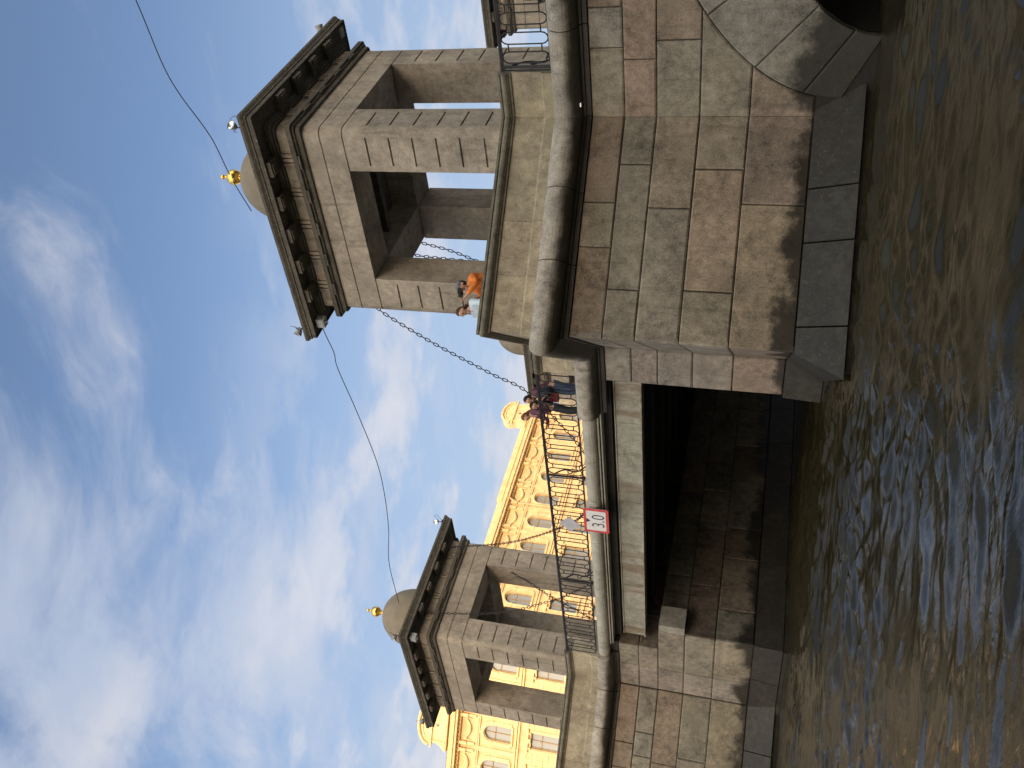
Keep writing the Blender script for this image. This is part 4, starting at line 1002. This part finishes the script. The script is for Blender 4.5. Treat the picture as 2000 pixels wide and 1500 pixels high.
    if cap:
        c_ = MB(); add_raw(c_, ell(hd+upn*.055*k-f0*.01*k, .094*k, .110*k, .085*k, f0, up_, 16, 8)); add_raw(c_, ell(hd+upn*.055*k+f0*.11*k, .06*k, .07*k, .010*k, f0, up_, 12, 6)); c_.build('cap', cap, t)
    # jacket: torso + sleeves
    JV = [hip-Vector((0, 0, .04))*k, T(0, .15), chest, shl, T(.01, .52)]; JR = [(.185*k, .14*k), (.165*k, .13*k), (.19*k, .14*k), (.15*k, .11*k), (.075*k, .07*k)]; JE = [(0, 1), (1, 2), (2, 3), (3, 4)]
    for (sh, el, hp) in arms:
        i = len(JV); JV += [sh, el, el.lerp(hp, .88)]; JR += [.08*k, .06*k, .045*k]; JE += [(3, i), (i, i+1), (i+1, i+2)]
    j_ = MB(); add_raw(j_, skin_mesh([tuple(v) for v in JV], JR, JE)); j_.build('jacket', top, t)
    LV = [hip, hip+Vector((0, 0, .05))*k]; LR = [(.155*k, .12*k), (.15*k, .12*k)]; LE = [(0, 1)]
    for s in (-1, 1):
        i = len(LV); LV += [hip+Vector((s*.09, 0, -.06))*k, Vector((s*.11, .02, .50))*k, Vector((s*.11, -.04, .07))*k]; LR += [.10*k, .075*k, .06*k]; LE += [(0, i), (i, i+1), (i+1, i+2)]
    l_ = MB(); add_raw(l_, skin_mesh([tuple(v) for v in LV], LR, LE)); l_.build('trousers', legs, t)
    for s in (-1, 1):
        s_ = MB(); add_raw(s_, ell((s*.115*k, .045*k, .045*k), .05*k, .13*k, .05*k, (0, 1, 0), (0, 0, 1), 12, 8)); s_.build('shoe', 'leather', t)
    if extra: extra(t, hd, f0, sdv, upn, k)
    return t
def camera_extra(t, hd, f0, sdv, upn, k):
    mb = MB(); c = hd+f0*.15*k+upn*.012*k
    fr = lambda x, y, z: tuple(c+sdv*x+f0*y+upn*z)
    mb.box(-.065, .065, -.03, .03, -.04, .04, fr=fr); mb.box(-.02, .02, -.02, .02, .0401, .055, fr=fr)
    mb.tube([c+f0*.03, c+f0*.10], [.032, .036], 12)
    o = mb.build('photo_camera', 'leather'); o.matrix_world = t.matrix_world.copy(); o.location = t.location; o.rotation_euler = t.rotation_euler
    tag(o, 'black photo camera held to the eye by the person in orange', 'camera')
fz = ZD
out_bc = math.atan2(Nbc.y, Nbc.x)
# yaw so that local +y looks along the given world direction
def face(dx, dy): return math.atan2(dy, dx)-math.pi/2
p1_ = person('person in orange fleece and grey cap leaning on the near pier parapet with a camera', (6.42, -1.70, fz), face(-.35, -.94), 1.70, 14, 10, -8, 'orange_fleece', 'blue_jeans', 'black_hair', 0, 'grey_cap', [(-.10, .42, 1.42), (.13, .42, 1.40)], camera_extra)
person('person with dark brown hair and pale blue top looking down over the near pier parapet', (6.16, -2.06, fz), face(-.2, -.98), 1.62, 20, 5, -32, 'pale_blue_shirt', 'dark_coat', 'brown_hair', .06, None, [(-.22, .40, 1.02), (.22, .40, 1.02)])
person('person with chestnut hair and plum jacket bending over the railing of the middle span', (1.22, .62, fz), face(-.5, -.86), 1.58, 26, 0, -40, 'plum_jacket', 'dark_coat', 'chestnut_hair', .10, None, [(-.25, .42, 1.02), (.25, .40, 1.02)])
person('person in plum and black standing behind the bending one at the railing', (1.72, .85, fz), face(-.6, -.8), 1.60, 38, 0, -25, 'plum_jacket', 'blue_jeans', 'black_hair', .12, None, [(-.2, .33, 1.05), (.2, .35, 1.0)])
person('person in dark coat half hidden at the railing end beside the near pier', (1.85, .62, fz), face(-.3, -.95), 1.50, 58, 0, -35, 'dark_coat', 'blue_jeans', 'black_hair', .06, None, [(-.2, .36, .98), (.2, .36, .98)])
person('person in light grey jacket behind the railing at the top edge of the photo', (10.92, .75, fz), face(-.3, -.95), 1.62, 16, 0, -20, 'grey_jacket', 'dark_coat', 'brown_hair', .05, None, [(-.2, .40, 1.0), (.2, .40, 1.0)])
mb = MB(); mb.box(-.14, .14, -.06, .06, -.11, .11); mb.tube([(-.1, 0, .11), (-.08, 0, .25), (.08, 0, .25), (.1, 0, .11)], .01, 6); mb.box(-.11, .11, -.065, -.0601, -.02, .09)
o = mb.build('handbag', 'red_bag'); o.location = (1.62, .62, 5.80); tag(o, 'dark red handbag carried between the people at the middle span railing', 'handbag')
mb = MB(); mb.box(-.17, .17, -.1, .1, -.2, .2); mb.tube([(-.1, -.1, .2), (-.12, -.22, .1), (-.12, -.1, -.15)], .014, 6); mb.box(-.12, .12, .1, .14, -.17, .02)
o = mb.build('backpack', 'leather'); o.location = (10.72, .55, 5.38); tag(o, 'black backpack on the deck beside the person in light grey at the railing', 'backpack')
